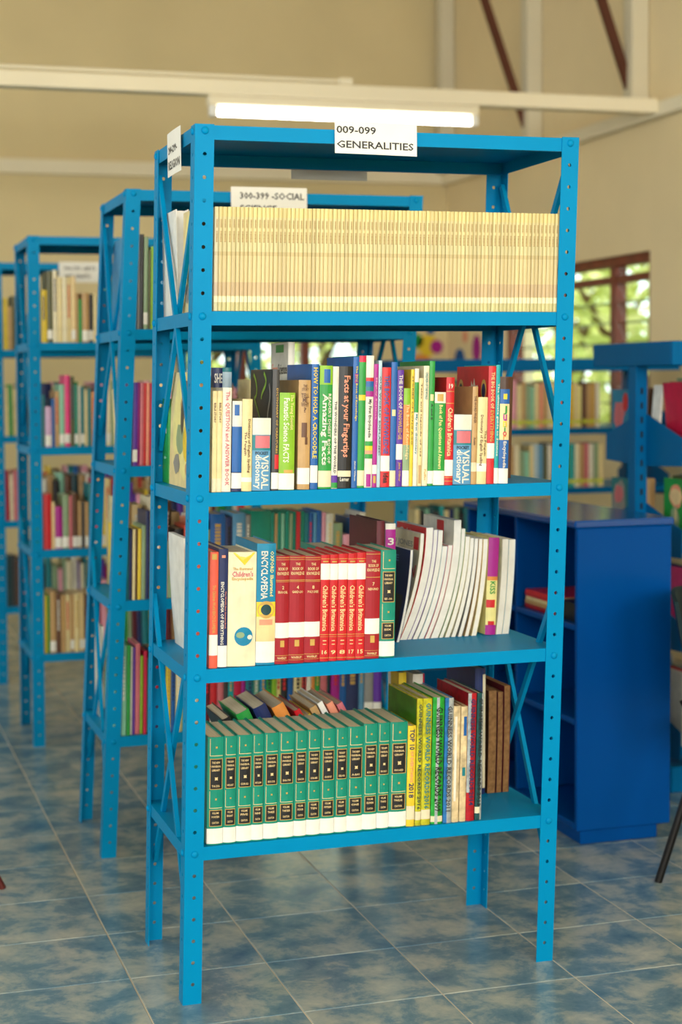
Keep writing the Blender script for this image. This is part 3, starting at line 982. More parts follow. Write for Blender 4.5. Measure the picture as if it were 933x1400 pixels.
# books of the front rack: x mm, width mm, height mm, setback mm, colour, label, spine details
ROW_B = [
 (86.0, 11.0, 224.7, 12, 'cream', 'cream thin magazine at the left end of the third shelf, beside its twin', [('V', 'BIBLE STORY', 0.685, 0.883, 0.5, 0.45, 'brown'), ('S', 0.009, 0.135, 'paper')], {}),
 (97.0, 12.0, 224.7, 12, 'cream', 'cream thin magazine beside the white question and answer book', [('V', 'BIBLE STORY', 0.684, 0.883, 0.5, 0.45, 'brown'), ('S', 0.007, 0.134, 'paper')], {}),
 (109.0, 20.0, 231.7, 12, 'offwhite', 'white question and answer book with pale red spine lettering', [('V', 'The QUESTION and ANSWER BOOK', 0.058, 0.965, 0.5, 0.55, 'rose')], {}),
 (131.0, 23.0, 201.7, 12, 'navy', 'navy and white paperback between two pale spines, white sticker at its foot', [('P', 0.718, 1.0, 'offwhite'), ('P', 0.839, 0.96, 'blue', 0.2, 0.7), ('S', 0.034, 0.205), ('P', 0.215, 0.718, 'blue')], {}),
 (154.0, 23.0, 205.7, 12, 'cream', 'cream spelling dictionary beside the black book with a green serpent', [('V', 'The Penguin', 0.387, 0.644, 0.3, 0.3, 'brown'), ('V', 'Dictionary of English Spelling', 0.2, 0.783, 0.65, 0.35, 'brown'), ('S', 0.101, 0.15)], {}),
 (178.0, 42.0, 162.7, 12, 'skyblue', 'pocket visual dictionary under the black serpent book', [('P', 0.77, 1.0, 'offwhite'), ('P', 0.557, 0.762, 'teal'), ('P', 0.588, 0.757, 'rose', 0.15, 0.95), ('H', 'POCKET', 0.517, 0.045, 0.7, 'black'), ('V', 'VISUAL', 0.025, 0.487, 0.68, 0.42, 'offwhite'), ('V', 'dictionary', 0.025, 0.5, 0.27, 0.42, 'offwhite')], {}),
 (223.0, 16.0, 271.7, 12, 'charcoal', 'dark charcoal book with a green serpent on its black cover', [('V', 'DICTIONARY OF CREATURES', 0.304, 0.843, 0.65, 0.3, 'gold'), ('S', 0.012, 0.147), ('P', 0.177, 0.296, 'red', 0.4, 1.0), ('LC', 'serpent')], {'tilt': 0.05}),
 (240.0, 36.0, 218.7, 12, 'lime', 'lime green book of science facts with a white sticker', [('V', 'The Young Scientist', 0.618, 0.981, 0.75, 0.3, 'paleyellow'), ('V', 'Fantastic Science FACTS', 0.282, 0.944, 0.42, 0.38, 'offwhite'), ('S', 0.004, 0.17), ('P', 0.174, 0.207, 'gold', 0.3, 0.9)], {'tilt': 0.045}),
 (284.0, 28.0, 246.7, 12, 'tan', 'tan storybook with brown lettering and a monkey on its spine', [('H', 'THE', 0.945, 0.026, 0.35, 'brown'), ('H', 'STORY', 0.914, 0.026, 0.55, 'brown'), ('H', 'TELL', 0.859, 0.04, 0.65, 'brown'), ('H', 'ME', 0.818, 0.04, 0.4, 'brown'), ('H', 'WHY', 0.776, 0.04, 0.65, 'brown'), ('H', '?', 0.727, 0.046, 0.2, 'brown'), ('P', 0.478, 0.611, 'brown', 0.25, 0.7), ('P', 0.412, 0.478, 'brown', 0.55, 0.75), ('S', 0.048, 0.197)], {'tilt': 0.04}),
 (314.0, 17.0, 282.7, 12, 'blue', 'blue book with yellow crocodile title lettering', [('V', 'HOW TO HOLD A CROCODILE', 0.247, 0.971, 0.5, 0.6, 'yellow'), ('S', 0.052, 0.19)], {'tilt': 0.05}),
 (333.0, 30.0, 278.7, 12, 'green', 'green book of amazing facts with bold white spine title', [('P', 0.846, 1.0, 'lime'), ('P', 0.86, 0.971, 'blue', 0.3, 0.8), ('V', "READER'S DIGEST BOOK OF", 0.206, 0.772, 0.78, 0.25, 'offwhite'), ('V', 'Amazing Facts', 0.191, 0.772, 0.36, 0.55, 'offwhite'), ('S', 0.015, 0.147, 'paper')], {'tilt': 0.04}),
 (364.0, 14.0, 276.7, 12, 'offwhite', 'thin white book between the green facts and black fingertips books', [('V', 'THE WONDERS OF THE WORLD', 0.123, 0.718, 0.5, 0.4, 'charcoal'), ('P', 0.049, 0.108, 'purple'), ('P', 0.004, 0.049, 'green')], {}),
 (379.0, 31.0, 276.7, 12, 'black', 'black book of facts with large pink spine title', [('V', 'Facts at your Fingertips', 0.255, 0.923, 0.5, 0.62, 'salmon'), ('S', 0.095, 0.144, 'paper'), ('H', 'Lerner', 0.074, 0.033, 0.7, 'offwhite')], {'tilt': 0.035}),
 (412.0, 18.0, 298.7, 12, 'blue', 'blue big book of knowledge with yellow and pink lettering', [('V', 'The BIG Book of Knowledge', 0.51, 0.931, 0.55, 0.45, 'yellow'), ('V', 'BIG', 0.8, 0.869, 0.55, 0.6, 'magenta'), ('V', 'James Wilson', 0.055, 0.207, 0.5, 0.35, 'offwhite')], {'tilt': 0.05}),
 (426.0, 16.0, 300.7, 12, 'green', 'thin green book with a crimson top beside the big blue book', [('P', 0.952, 1.0, 'crimson'), ('S', 0.015, 0.132, 'paper'), ('P', 0.663, 0.704, 'yellow')], {'tilt': 0.045}),
 (443.0, 18.0, 300.7, 12, 'offwhite', 'white first encyclopedia with a ladder of coloured blocks on its spine', [('P', 0.807, 0.834, 'red'), ('P', 0.766, 0.807, 'blue'), ('P', 0.731, 0.766, 'teal'), ('P', 0.69, 0.731, 'magenta'), ('V', 'My First Encyclopedia', 0.379, 0.669, 0.5, 0.5, 'black'), ('P', 0.317, 0.352, 'green'), ('P', 0.283, 0.317, 'yellow'), ('P', 0.255, 0.283, 'salmon'), ('P', 0.221, 0.255, 'green'), ('P', 0.007, 0.103, 'magenta', 0.2, 0.8)], {'tilt': 0.045}),
 (462.0, 11.0, 281.7, 12, 'magenta', 'thin magenta book beside the coloured block encyclopedia', [('V', 'Mighty Science', 0.551, 0.89, 0.5, 0.4, 'pink'), ('S', 0.109, 0.183), ('P', 0.035, 0.094, 'gold', 0.2, 0.8)], {'tilt': 0.04}),
 (473.0, 8.0, 289.7, 12, 'paleblue', 'very thin pale blue booklet beside the magenta book', [('V', 'OUR WORLD EXPLAINED', 0.248, 0.878, 0.5, 0.5, 'charcoal')], {'tilt': 0.04}),
 (482.0, 21.0, 273.7, 12, 'red', 'red and blue striped book of knowledge with outlined lettering', [('V', 'THE BOOK OF KNOWLEDGE', 0.277, 0.932, 0.5, 0.6, 'blue'), ('S', 0.132, 0.262), ('V', 'idea', 0.033, 0.117, 0.55, 0.6, 'black')], {'tilt': 0.04}),
 (504.0, 14.0, 285.7, 12, 'blue', 'tall thin blue book beside the purple one', [('P', 0.569, 0.62, 'cream', 0.2, 0.8), ('S', 0.003, 0.131, 'paper')], {'tilt': 0.035}),
 (519.0, 15.0, 267.7, 12, 'purple', 'purple book of knowledge with block capitals and white band', [('V', 'THE BOOK OF', 0.669, 0.958, 0.5, 0.6, 'offwhite'), ('V', 'KNOWLEDGE', 0.404, 0.654, 0.5, 0.6, 'gold'), ('S', 0.232, 0.365), ('V', 'Jane Olliver', 0.045, 0.209, 0.5, 0.5, 'gold')], {'tilt': 0.035}),
 (535.0, 16.0, 225.7, 12, 'orange', 'orange and green gradient book of knowledge with a white sticker', [('P', 0.832, 1.0, 'lime'), ('P', 0.162, 0.423, 'sage'), ('V', 'The Book of Knowledge', 0.274, 0.842, 0.55, 0.6, 'cream'), ('S', 0.004, 0.162)], {'tilt': 0.03}),
 (552.0, 8.0, 268.7, 12, 'yellow', 'slim yellow book beside the orange and green one', [('V', 'STORIES OF LONG AGO', 0.353, 0.945, 0.5, 0.45, 'brown')], {'tilt': 0.03}),
 (561.0, 10.0, 270.7, 12, 'offwhite', 'slim white book with a green upper spine beside the yellow book', [('P', 0.628, 0.884, 'green'), ('V', 'My first dictionary', 0.271, 0.612, 0.5, 0.6, 'teal')], {'tilt': 0.03}),
 (572.0, 10.0, 248.7, 12, 'cream', 'slim worn cream book with an ornate brown spine', [('V', 'Tales and legends of old', 0.277, 0.953, 0.5, 0.45, 'brown'), ('P', 0.024, 0.193, 'tan', 0.2, 0.8)], {'tilt': 0.03}),
 (583.0, 13.0, 276.7, 12, 'ivory', 'tall ivory book with a pale teal spine title beside the bright green one', [('V', 'CHILDREN OF THE WORLD', 0.718, 0.947, 0.5, 0.45, 'teal'), ('V', 'Puffin', 0.049, 0.14, 0.5, 0.35, 'gold')], {'tilt': 0.03}),
 (597.0, 13.0, 287.7, 12, 'green', 'tallest bright green book with a white sticker on the third shelf', [('P', 0.682, 0.734, 'cream', 0.2, 0.8), ('V', 'A and B', 0.529, 0.66, 0.5, 0.35, 'black'), ('S', 0.016, 0.119)], {'tilt': 0.025}),
 (611.0, 27.0, 215.7, 12, 'green', 'green questions and answers book with a pictured white top', [('P', 0.882, 1.0, 'offwhite'), ('P', 0.902, 0.98, 'gold', 0.2, 0.75), ('V', 'Book of Fun Questions and Answers', 0.176, 0.863, 0.5, 0.4, 'paleyellow'), ('S', 0.004, 0.157)], {'tilt': 0.025}),
 (639.0, 20.0, 249.7, 12, 'brightred', 'bright red encyclopedia volume number nineteen standing alone on the third shelf', [('H', '19', 0.918, 0.044, 0.5, 'offwhite'), ('P', 0.867, 0.872, 'gold'), ('P', 0.757, 0.762, 'gold'), ('V', "Children's Britannica", 0.269, 0.719, 0.5, 0.62, 'palegold'), ('S', 0.085, 0.235), ('P', 0.068, 0.073, 'gold'), ('P', 0.034, 0.039, 'gold')], {'tilt': 0.025}),
 (660.0, 44.0, 162.7, 12, 'skyblue', 'pocket visual dictionary under the tan word finder', [('P', 0.783, 1.0, 'offwhite'), ('P', 0.568, 0.772, 'teal'), ('P', 0.594, 0.767, 'rose', 0.15, 0.95), ('H', 'POCKET', 0.529, 0.047, 0.7, 'black'), ('V', 'VISUAL', 0.018, 0.495, 0.68, 0.42, 'offwhite'), ('V', 'dictionary', 0.018, 0.503, 0.27, 0.42, 'offwhite')], {}),
 (705.0, 13.0, 227.7, 12, 'tan', 'tan word finder behind the second pocket visual dictionary', [('V', 'THE WORD FINDER', 0.626, 0.907, 0.5, 0.5, 'brown'), ('V', 'Rodale', 0.402, 0.477, 0.5, 0.4, 'brown'), ('S', 0.131, 0.224, 'paper')], {}),
 (719.0, 24.0, 202.7, 12, 'cream', 'cream spelling dictionary between the tan word finder and the red book', [('V', 'The Penguin', 0.324, 0.618, 0.75, 0.3, 'brown'), ('V', 'Dictionary of English Spelling', 0.208, 0.796, 0.35, 0.35, 'brown'), ('S', 0.145, 0.239)], {}),
 (744.0, 18.0, 274.7, 12, 'red', 'large red big book of everything with emblems on its cover', [('V', 'THE BIG BOOK OF', 0.64, 0.95, 0.55, 0.5, 'palegold'), ('V', 'EVERYTHING', 0.361, 0.625, 0.55, 0.5, 'gold'), ('S', 0.217, 0.346), ('LC', 'emblems')], {}),
 (763.0, 10.0, 277.7, 12, 'turquoise', 'turquoise thin science guide with white lettering', [('V', 'The ultimate guide to Science', 0.232, 0.846, 0.5, 0.6, 'offwhite'), ('S', 0.002, 0.132)], {}),
 (774.0, 24.0, 220.7, 12, 'blue', 'short blue and cream junior encyclopedia with coloured letters', [('P', 0.462, 0.845, 'cream'), ('P', 0.893, 0.951, 'yellow', 0.3, 0.7), ('H', 'J', 0.777, 0.093, 0.4, 'green'), ('H', 'u', 0.699, 0.07, 0.4, 'magenta'), ('H', 'n', 0.631, 0.066, 0.4, 'yellow'), ('H', 'i', 0.579, 0.058, 0.15, 'green'), ('H', 'o', 0.528, 0.05, 0.4, 'crimson'), ('H', 'r', 0.485, 0.047, 0.3, 'orange'), ('V', 'Encyclopedia', 0.165, 0.447, 0.5, 0.45, 'offwhite'), ('S', 0.0, 0.159)], {}),
]
ROW_Bb = [
 (314.0, 16.0, 336.7, 215, 'offwhite', 'tall white science encyclopedia standing behind the lime green book', [('V', 'Encyclopedia', 0.547, 0.776, 0.55, 0.6, 'teal'), ('LC', 'science')], {'d': 0.16}),
 (155.0, 22.0, 277.7, 215, 'paleblue', 'pale blue and white book behind the question and answer book', [('P', 0.963, 1.0, 'teal')], {'d': 0.03}),
 (134.0, 21.0, 277.7, 215, 'navy', 'navy book with cropped white capitals behind two cream magazines', [('H', 'SHE', 0.911, 0.081, 0.9, 'offwhite')], {'d': 0.03}),
 (852.0, 34.0, 249.7, 200, 'brown', 'large brown framed book behind the junior encyclopedia', [], {'d': 0.02}),
]
ROW_C = [
 (74.0, 19.0, 262.0, 12, 'coral', 'thin coral book with a white sticker at the left end of the second shelf', [('V', 'The Children World ENCYCLOPEDIA', 0.304, 0.717, 0.5, 0.4, 'gold'), ('S', 0.11, 0.288), ('P', 0.935, 0.984, 'gold', 0.2, 0.8)], {}),
 (94.0, 21.0, 268.0, 12, 'navy', 'navy encyclopedia of everything with a pale spine title', [('V', 'ENCYCLOPEDIA OF EVERYTHING', 0.194, 0.724, 0.4, 0.35, 'offwhite'), ('V', "The World's Best Question Book", 0.329, 0.645, 0.75, 0.18, 'salmon'), ('S', 0.006, 0.186), ('P', 0.926, 0.948, 'salmon', 0.3, 0.7)], {}),
 (116.0, 65.0, 259.0, 12, 'ivory', 'thick white encyclopedia with a blue globe low on its spine', [('H', 'The Illustrated', 0.854, 0.024, 0.7, 'gold'), ('H', "Children's", 0.809, 0.049, 0.75, 'rose'), ('H', 'Encyclopedia', 0.764, 0.036, 0.75, 'gold'), ('TRI', 'yellow'), ('GLOBE',)], {}),
 (182.0, 44.0, 276.0, 12, 'tealblue', 'teal illustrated encyclopedia with a sunflower on its spine', [('V', 'ENCYCLOPEDIA', 0.544, 0.939, 0.38, 0.36, 'offwhite'), ('V', 'OXFORD Illustrated', 0.567, 0.939, 0.78, 0.2, 'paleyellow'), ('P', 0.4, 0.521, 'yellow'), ('P', 0.195, 0.4, 'palegold'), ('DISC', 0.5, 0.55, 0.45, 'gold'), ('DISC', 0.5, 0.55, 0.28, 'darkteal'), ('P', 0.331, 0.377, 'salmon', 0.15, 0.85), ('S', 0.02, 0.195)], {'tilt': 0.04}),
 (227.0, 32.0, 247.0, 12, 'darkred', 'crimson volume two of the three thick ones beside the teal encyclopedia', [('H', 'THE', 0.923, 0.024, 0.3, 'palegold'), ('H', 'BOOK OF', 0.88, 0.027, 0.7, 'palegold'), ('H', 'KNOWLEDGE', 0.837, 0.031, 0.85, 'palegold'), ('P', 0.981, 0.986, 'gold'), ('P', 0.962, 0.966, 'gold'), ('P', 0.771, 0.777, 'gold'), ('P', 0.759, 0.763, 'gold'), ('H', '2', 0.708, 0.031, 0.15, 'palegold'), ('H', 'BRAV-CHIL', 0.665, 0.024, 0.7, 'palegold'), ('S', 0.241, 0.381), ('P', 0.158, 0.218, 'gold', 0.35, 0.65), ('H', 'WAVERLEY', 0.055, 0.021, 0.7, 'palegold'), ('P', 0.077, 0.081, 'gold'), ('P', 0.031, 0.034, 'gold')], {'tilt': 0.02}),
 (259.0, 37.0, 246.0, 12, 'darkred', 'crimson volume four of the three thick ones beside the teal encyclopedia', [('H', 'THE', 0.923, 0.024, 0.3, 'palegold'), ('H', 'BOOK OF', 0.88, 0.027, 0.7, 'palegold'), ('H', 'KNOWLEDGE', 0.837, 0.031, 0.85, 'palegold'), ('P', 0.981, 0.986, 'gold'), ('P', 0.962, 0.966, 'gold'), ('P', 0.771, 0.777, 'gold'), ('P', 0.759, 0.763, 'gold'), ('H', '4', 0.708, 0.031, 0.15, 'palegold'), ('H', 'GARD-LIO', 0.665, 0.024, 0.7, 'palegold'), ('S', 0.241, 0.381), ('P', 0.158, 0.218, 'gold', 0.35, 0.65), ('H', 'WAVERLEY', 0.055, 0.021, 0.7, 'palegold'), ('P', 0.077, 0.081, 'gold'), ('P', 0.031, 0.034, 'gold')], {'tilt': 0.02}),
 (296.0, 36.0, 244.0, 12, 'darkred', 'crimson volume eight of the three thick ones beside the teal encyclopedia', [('H', 'THE', 0.923, 0.024, 0.3, 'palegold'), ('H', 'BOOK OF', 0.88, 0.027, 0.7, 'palegold'), ('H', 'KNOWLEDGE', 0.837, 0.031, 0.85, 'palegold'), ('P', 0.981, 0.986, 'gold'), ('P', 0.962, 0.966, 'gold'), ('P', 0.771, 0.777, 'gold'), ('P', 0.759, 0.763, 'gold'), ('H', '8', 0.708, 0.031, 0.15, 'palegold'), ('H', 'POLY-SHEE', 0.665, 0.024, 0.7, 'palegold'), ('S', 0.241, 0.381), ('P', 0.158, 0.218, 'gold', 0.35, 0.65), ('H', 'WAVERLEY', 0.055, 0.021, 0.7, 'palegold'), ('P', 0.077, 0.081, 'gold'), ('P', 0.031, 0.034, 'gold')], {'tilt': 0.02}),
 (333.0, 21.0, 245.0, 12, 'brightred', 'slim bright red encyclopedia volume sixteen with gilt lettering and white band', [('P', 0.96, 0.966, 'gold'), ('P', 0.931, 0.945, 'gold', 0.2, 0.8), ('S', 0.768, 0.919), ('V', "Children's Britannica", 0.286, 0.716, 0.5, 0.6, 'palegold'), ('P', 0.25, 0.255, 'gold'), ('P', 0.231, 0.234, 'gold'), ('H', '16', 0.088, 0.038, 0.6, 'palegold'), ('P', 0.191, 0.2, 'palegold', 0.3, 0.7), ('P', 0.158, 0.165, 'palegold', 0.3, 0.7), ('P', 0.031, 0.036, 'gold')], {'tilt': 0.02}),
 (355.0, 19.0, 245.0, 12, 'brightred', 'slim bright red encyclopedia volume nine with gilt lettering and white band', [('P', 0.956, 0.961, 'gold'), ('P', 0.926, 0.94, 'gold', 0.2, 0.8), ('S', 0.763, 0.914), ('V', "Children's Britannica", 0.282, 0.712, 0.5, 0.6, 'palegold'), ('P', 0.246, 0.251, 'gold'), ('P', 0.227, 0.23, 'gold'), ('H', '9', 0.084, 0.038, 0.6, 'palegold'), ('P', 0.188, 0.196, 'palegold', 0.3, 0.7), ('P', 0.155, 0.162, 'palegold', 0.3, 0.7), ('P', 0.028, 0.033, 'gold')], {'tilt': 0.02}),
 (375.0, 22.0, 246.0, 12, 'brightred', 'slim bright red encyclopedia volume eight with gilt lettering and white band', [('P', 0.951, 0.956, 'gold'), ('P', 0.922, 0.936, 'gold', 0.2, 0.8), ('S', 0.759, 0.91), ('V', "Children's Britannica", 0.278, 0.707, 0.5, 0.6, 'palegold'), ('P', 0.242, 0.248, 'gold'), ('P', 0.224, 0.227, 'gold'), ('H', '8', 0.081, 0.038, 0.6, 'palegold'), ('P', 0.184, 0.193, 'palegold', 0.3, 0.7), ('P', 0.152, 0.158, 'palegold', 0.3, 0.7), ('P', 0.025, 0.03, 'gold')], {'tilt': 0.02}),
 (398.0, 21.0, 246.0, 12, 'brightred', 'slim bright red encyclopedia volume seventeen with gilt lettering and white band', [('P', 0.946, 0.951, 'gold'), ('P', 0.917, 0.931, 'gold', 0.2, 0.8), ('S', 0.754, 0.905), ('V', "Children's Britannica", 0.275, 0.703, 0.5, 0.6, 'palegold'), ('P', 0.239, 0.244, 'gold'), ('P', 0.22, 0.223, 'gold'), ('H', '17', 0.078, 0.038, 0.6, 'palegold'), ('P', 0.18, 0.189, 'palegold', 0.3, 0.7), ('P', 0.148, 0.155, 'palegold', 0.3, 0.7), ('P', 0.021, 0.026, 'gold')], {'tilt': 0.02}),
 (419.0, 22.0, 247.0, 12, 'brightred', 'slim bright red encyclopedia volume fifteen with gilt lettering and white band', [('P', 0.941, 0.946, 'gold'), ('P', 0.912, 0.926, 'gold', 0.2, 0.8), ('S', 0.75, 0.9), ('V', "Children's Britannica", 0.271, 0.698, 0.5, 0.6, 'palegold'), ('P', 0.235, 0.24, 'gold'), ('P', 0.216, 0.22, 'gold'), ('H', '15', 0.074, 0.038, 0.6, 'palegold'), ('P', 0.177, 0.185, 'palegold', 0.3, 0.7), ('P', 0.144, 0.151, 'palegold', 0.3, 0.7), ('P', 0.018, 0.023, 'gold')], {'tilt': 0.02}),
 (441.0, 35.0, 248.0, 12, 'darkred', 'crimson volume seven beside the single green library volume', [('H', 'THE', 0.91, 0.024, 0.3, 'palegold'), ('H', 'BOOK OF', 0.87, 0.028, 0.7, 'palegold'), ('H', 'KNOWLEDGE', 0.829, 0.031, 0.85, 'palegold'), ('P', 0.974, 0.979, 'gold'), ('P', 0.758, 0.763, 'gold'), ('H', '7', 0.699, 0.031, 0.15, 'palegold'), ('H', 'NEV-PHO', 0.651, 0.024, 0.7, 'palegold'), ('S', 0.23, 0.374), ('P', 0.149, 0.215, 'gold', 0.35, 0.65), ('H', 'WAVERLEY', 0.048, 0.021, 0.7, 'palegold'), ('P', 0.073, 0.076, 'gold'), ('P', 0.024, 0.028, 'gold')], {'tilt': 0.02}),
 (477.0, 37.0, 250.0, 12, 'jade', 'green library volume alone at the end of the red volumes', [('UNI', 'SIX', 'RED - SHA')], {'tilt': 0.02}),
]
ROW_D = [
 (63.0, 37.0, 247.2, 12, 'jade', 'U', [('UNI', 'FOURTEEN', 'THI-ZUL')], {'tilt': 0.03}),
 (101.0, 29.0, 247.2, 12, 'jade', 'U', [('UNI', 'EIGHT', 'HOS-INT')], {'tilt': 0.03}),
 (131.0, 36.0, 247.2, 12, 'jade', 'U', [('UNI', 'FIVE', 'COR-ELI')], {'tilt': 0.03}),
 (167.0, 27.0, 247.2, 12, 'jade', 'U', [('UNI', 'NINE', 'INT-LOM')], {'tilt': 0.03}),
 (195.0, 34.0, 247.2, 12, 'jade', 'U', [('UNI', 'THREE', 'BOO-COR')], {'tilt': 0.03}),
 (229.0, 37.0, 247.2, 12, 'jade', 'U', [('UNI', 'THIRTEEN', 'SHA-THI')], {'tilt': 0.03}),
 (267.0, 29.0, 247.2, 12, 'jade', 'U', [('UNI', 'FOUR', 'CHI-COR')], {'tilt': 0.03}),
 (297.0, 32.0, 247.2, 12, 'jade', 'U', [('UNI', 'TEN', 'LON-MIS')], {'tilt': 0.03}),
 (330.0, 34.0, 247.2, 12, 'jade', 'U', [('UNI', 'FIFTEEN', 'ATLAS AND INDEX')], {'tilt': 0.03}),
 (365.0, 30.0, 247.2, 12, 'jade', 'U', [('UNI', 'EIGHT', 'GRE-HOS')], {'tilt': 0.03}),
 (395.0, 38.0, 247.2, 12, 'jade', 'U', [('UNI', 'ONE', 'A-BAS')], {'tilt': 0.03}),
 (433.0, 34.0, 251.2, 12, 'jade', 'U', [('UNI', 'ELEVEN', 'MOD-NOR')], {'tilt': 0.03}),
 (468.0, 29.0, 251.2, 12, 'jade', 'U', [('UNI', 'TWO', 'BAS-BOO')], {'tilt': 0.03}),
 (498.0, 43.0, 250.2, 12, 'jade', 'U', [('UNI', 'TWELVE', 'PHO-RED')], {'tilt': 0.03}),
 (542.0, 20.0, 239.2, 12, 'yellow', 'yellow top ten yearbook beside the green library set', [('V', 'TOP 10', 0.762, 0.969, 0.5, 0.6, 'navy'), ('V', 'OF EVERYTHING', 0.441, 0.752, 0.5, 0.4, 'salmon'), ('V', '2018', 0.286, 0.431, 0.5, 0.6, 'navy'), ('S', 0.068, 0.203, 'paper')], {'tilt': 0.03}),
 (564.0, 14.0, 302.2, 12, 'foilyellow', 'yellow foil records yearbook with a green cover beside the top ten book', [('V', 'GUINNESS WORLD RECORDS 2016', 0.128, 0.958, 0.55, 0.6, 'darkteal'), ('LC', 'foilcover'), ('S', 0.045, 0.111, 'paper')], {'tilt': 0.03}),
 (579.0, 22.0, 301.2, 12, 'foilyellow', 'yellow foil records yearbook between its green covered twin and the green foil one', [('V', 'GUINNESS WORLD RECORDS 2016', 0.13, 0.967, 0.55, 0.6, 'teal'), ('S', 0.047, 0.122, 'paper')], {'tilt': 0.03}),
 (603.0, 29.0, 302.2, 12, 'foilgreen', 'green and silver foil records yearbook', [('P', 0.0, 1.0, 'foilsilver', 0.3, 0.55), ('V', 'GUINNESS WORLD RECORDS 2009', 0.1, 0.925, 0.55, 0.6, 'black'), ('S', 0.017, 0.063, 'paper')], {'tilt': 0.03}),
 (634.0, 21.0, 299.2, 12, 'foilblue', 'blue and silver foil records yearbook beside the ragged coverless books', [('P', 0.0, 1.0, 'foilsilver', 0.4, 1.0), ('V', 'GUINNESS WORLD RECORDS 2011', 0.093, 0.936, 0.55, 0.6, 'charcoal')], {'tilt': 0.03}),
 (656.0, 17.0, 278.2, 12, 'worn', 'ragged coverless cream book beside the blue foil yearbook', [('P', 0.182, 0.909, 'offwhite', 0.2, 0.5)], {'tilt': 0.03}),
 (675.0, 16.0, 276.2, 12, 'worn', 'ragged coverless cream book with blue scraps beside the red foil yearbook', [('P', 0.746, 0.912, 'blue', 0.4, 0.9), ('P', 0.397, 0.471, 'teal', 0.3, 0.8)], {'tilt': 0.03}),
 (692.0, 21.0, 306.2, 12, 'foilred', 'red foil records yearbook with a silver spine title', [('P', 0.222, 1.0, 'foilsilver', 0.0, 0.35), ('V', 'GUINNESS WORLD RECORDS 2014', 0.123, 0.959, 0.55, 0.6, 'navy')], {'tilt': 0.035}),
 (715.0, 16.0, 305.2, 12, 'foilteal', 'dark teal and silver foil records yearbook beside the old brown books', [('P', 0.003, 1.0, 'foilsilver', 0.7, 1.0), ('V', 'GUINNESS WORLD RECORDS 2013', 0.113, 0.966, 0.55, 0.6, 'black'), ('S', 0.054, 0.105, 'paper')], {'tilt': 0.035}),
]
place_row(ROW_B, 2, 'books along the front of the third shelf')
place_row(ROW_Bb, 2, 'books set back on the third shelf')
place_row(ROW_C, 1, 'encyclopedias along the front of the second shelf')
place_row(ROW_D, 0, 'volumes along the front of the lowest shelf')

# ---------------------------------------------------------------- the long run of cream magazines on the fourth shelf
rng = random.Random(7)
MAG_H, MAG_D = .2275, .165
def magazine_meshes(w):
    mb = MB()
    cv, pg = book_mesh(w, MAG_H, MAG_D, .0014, False)
    ttl = MB()
    r2 = random.Random(3)
    z = .200
    while z > .150:                       # illegible small print down the spine
        s = .0012 + .0022 * r2.random()
        if abs(z - .178) > .003:
            ttl.box(w * .38, w * .38 + .0030, -.0018, -.0015, z - s, z)
        z -= s + .0011
    st = patch(w, .0014, MAG_D, MAG_H, .085, .142, 0, 1, .0005)
    return cv.mesh('cover', M_MAG), pg.mesh('pages', M_PAGES), ttl.mesh('title', mat(lin((160, 130, 84)), .7)), st.mesh('spine_label', mat('ivory', .6))
NMAG = 86
xa, xb = .0945, .9285
mw = (xb - xa) / NMAG
SETS = [magazine_meshes(mw - .0009), magazine_meshes(mw * .93 - .0009), magazine_meshes(mw * 1.07 - .0009)]
wd = [mw - .0009, mw * .93 - .0009, mw * 1.07 - .0009]
x = xa
for i in range(NMAG):
    k = (0, 1, 2, 0, 2, 1)[i % 6]
    if x + wd[k] > xb + .012:
        break
    root = empty('magazine', (x, .004 + LEANY1 * LEVELS[3] + .0025 * rng.random(), LEVELS[3] + .0008), (0, math.atan(LEAN1), 0))
    last = i == NMAG - 1
    if i == 0:
        lab = 'palest magazine at the left end of the cream run on the fourth shelf'
    elif last:
        lab = 'olive tinted magazine set back at the right end of the cream run'
        root.location.y += .02
    else:
        lab = 'pale yellow magazine in the long run on the fourth shelf'
    tag(root, lab, 'magazine', 'pale yellow magazines filling the fourth shelf')
    for nm, me in zip(('cover', 'pages', 'title', 'spine_label'), SETS[k]):
        if i == 0 and nm == 'cover':
            me = me.copy(); me.materials[0] = M_MAGPALE
        if last and nm == 'cover':
            me = me.copy(); me.materials[0] = M_MAGOLIVE
        link(nm, me, root)
    x += wd[k] + .0009

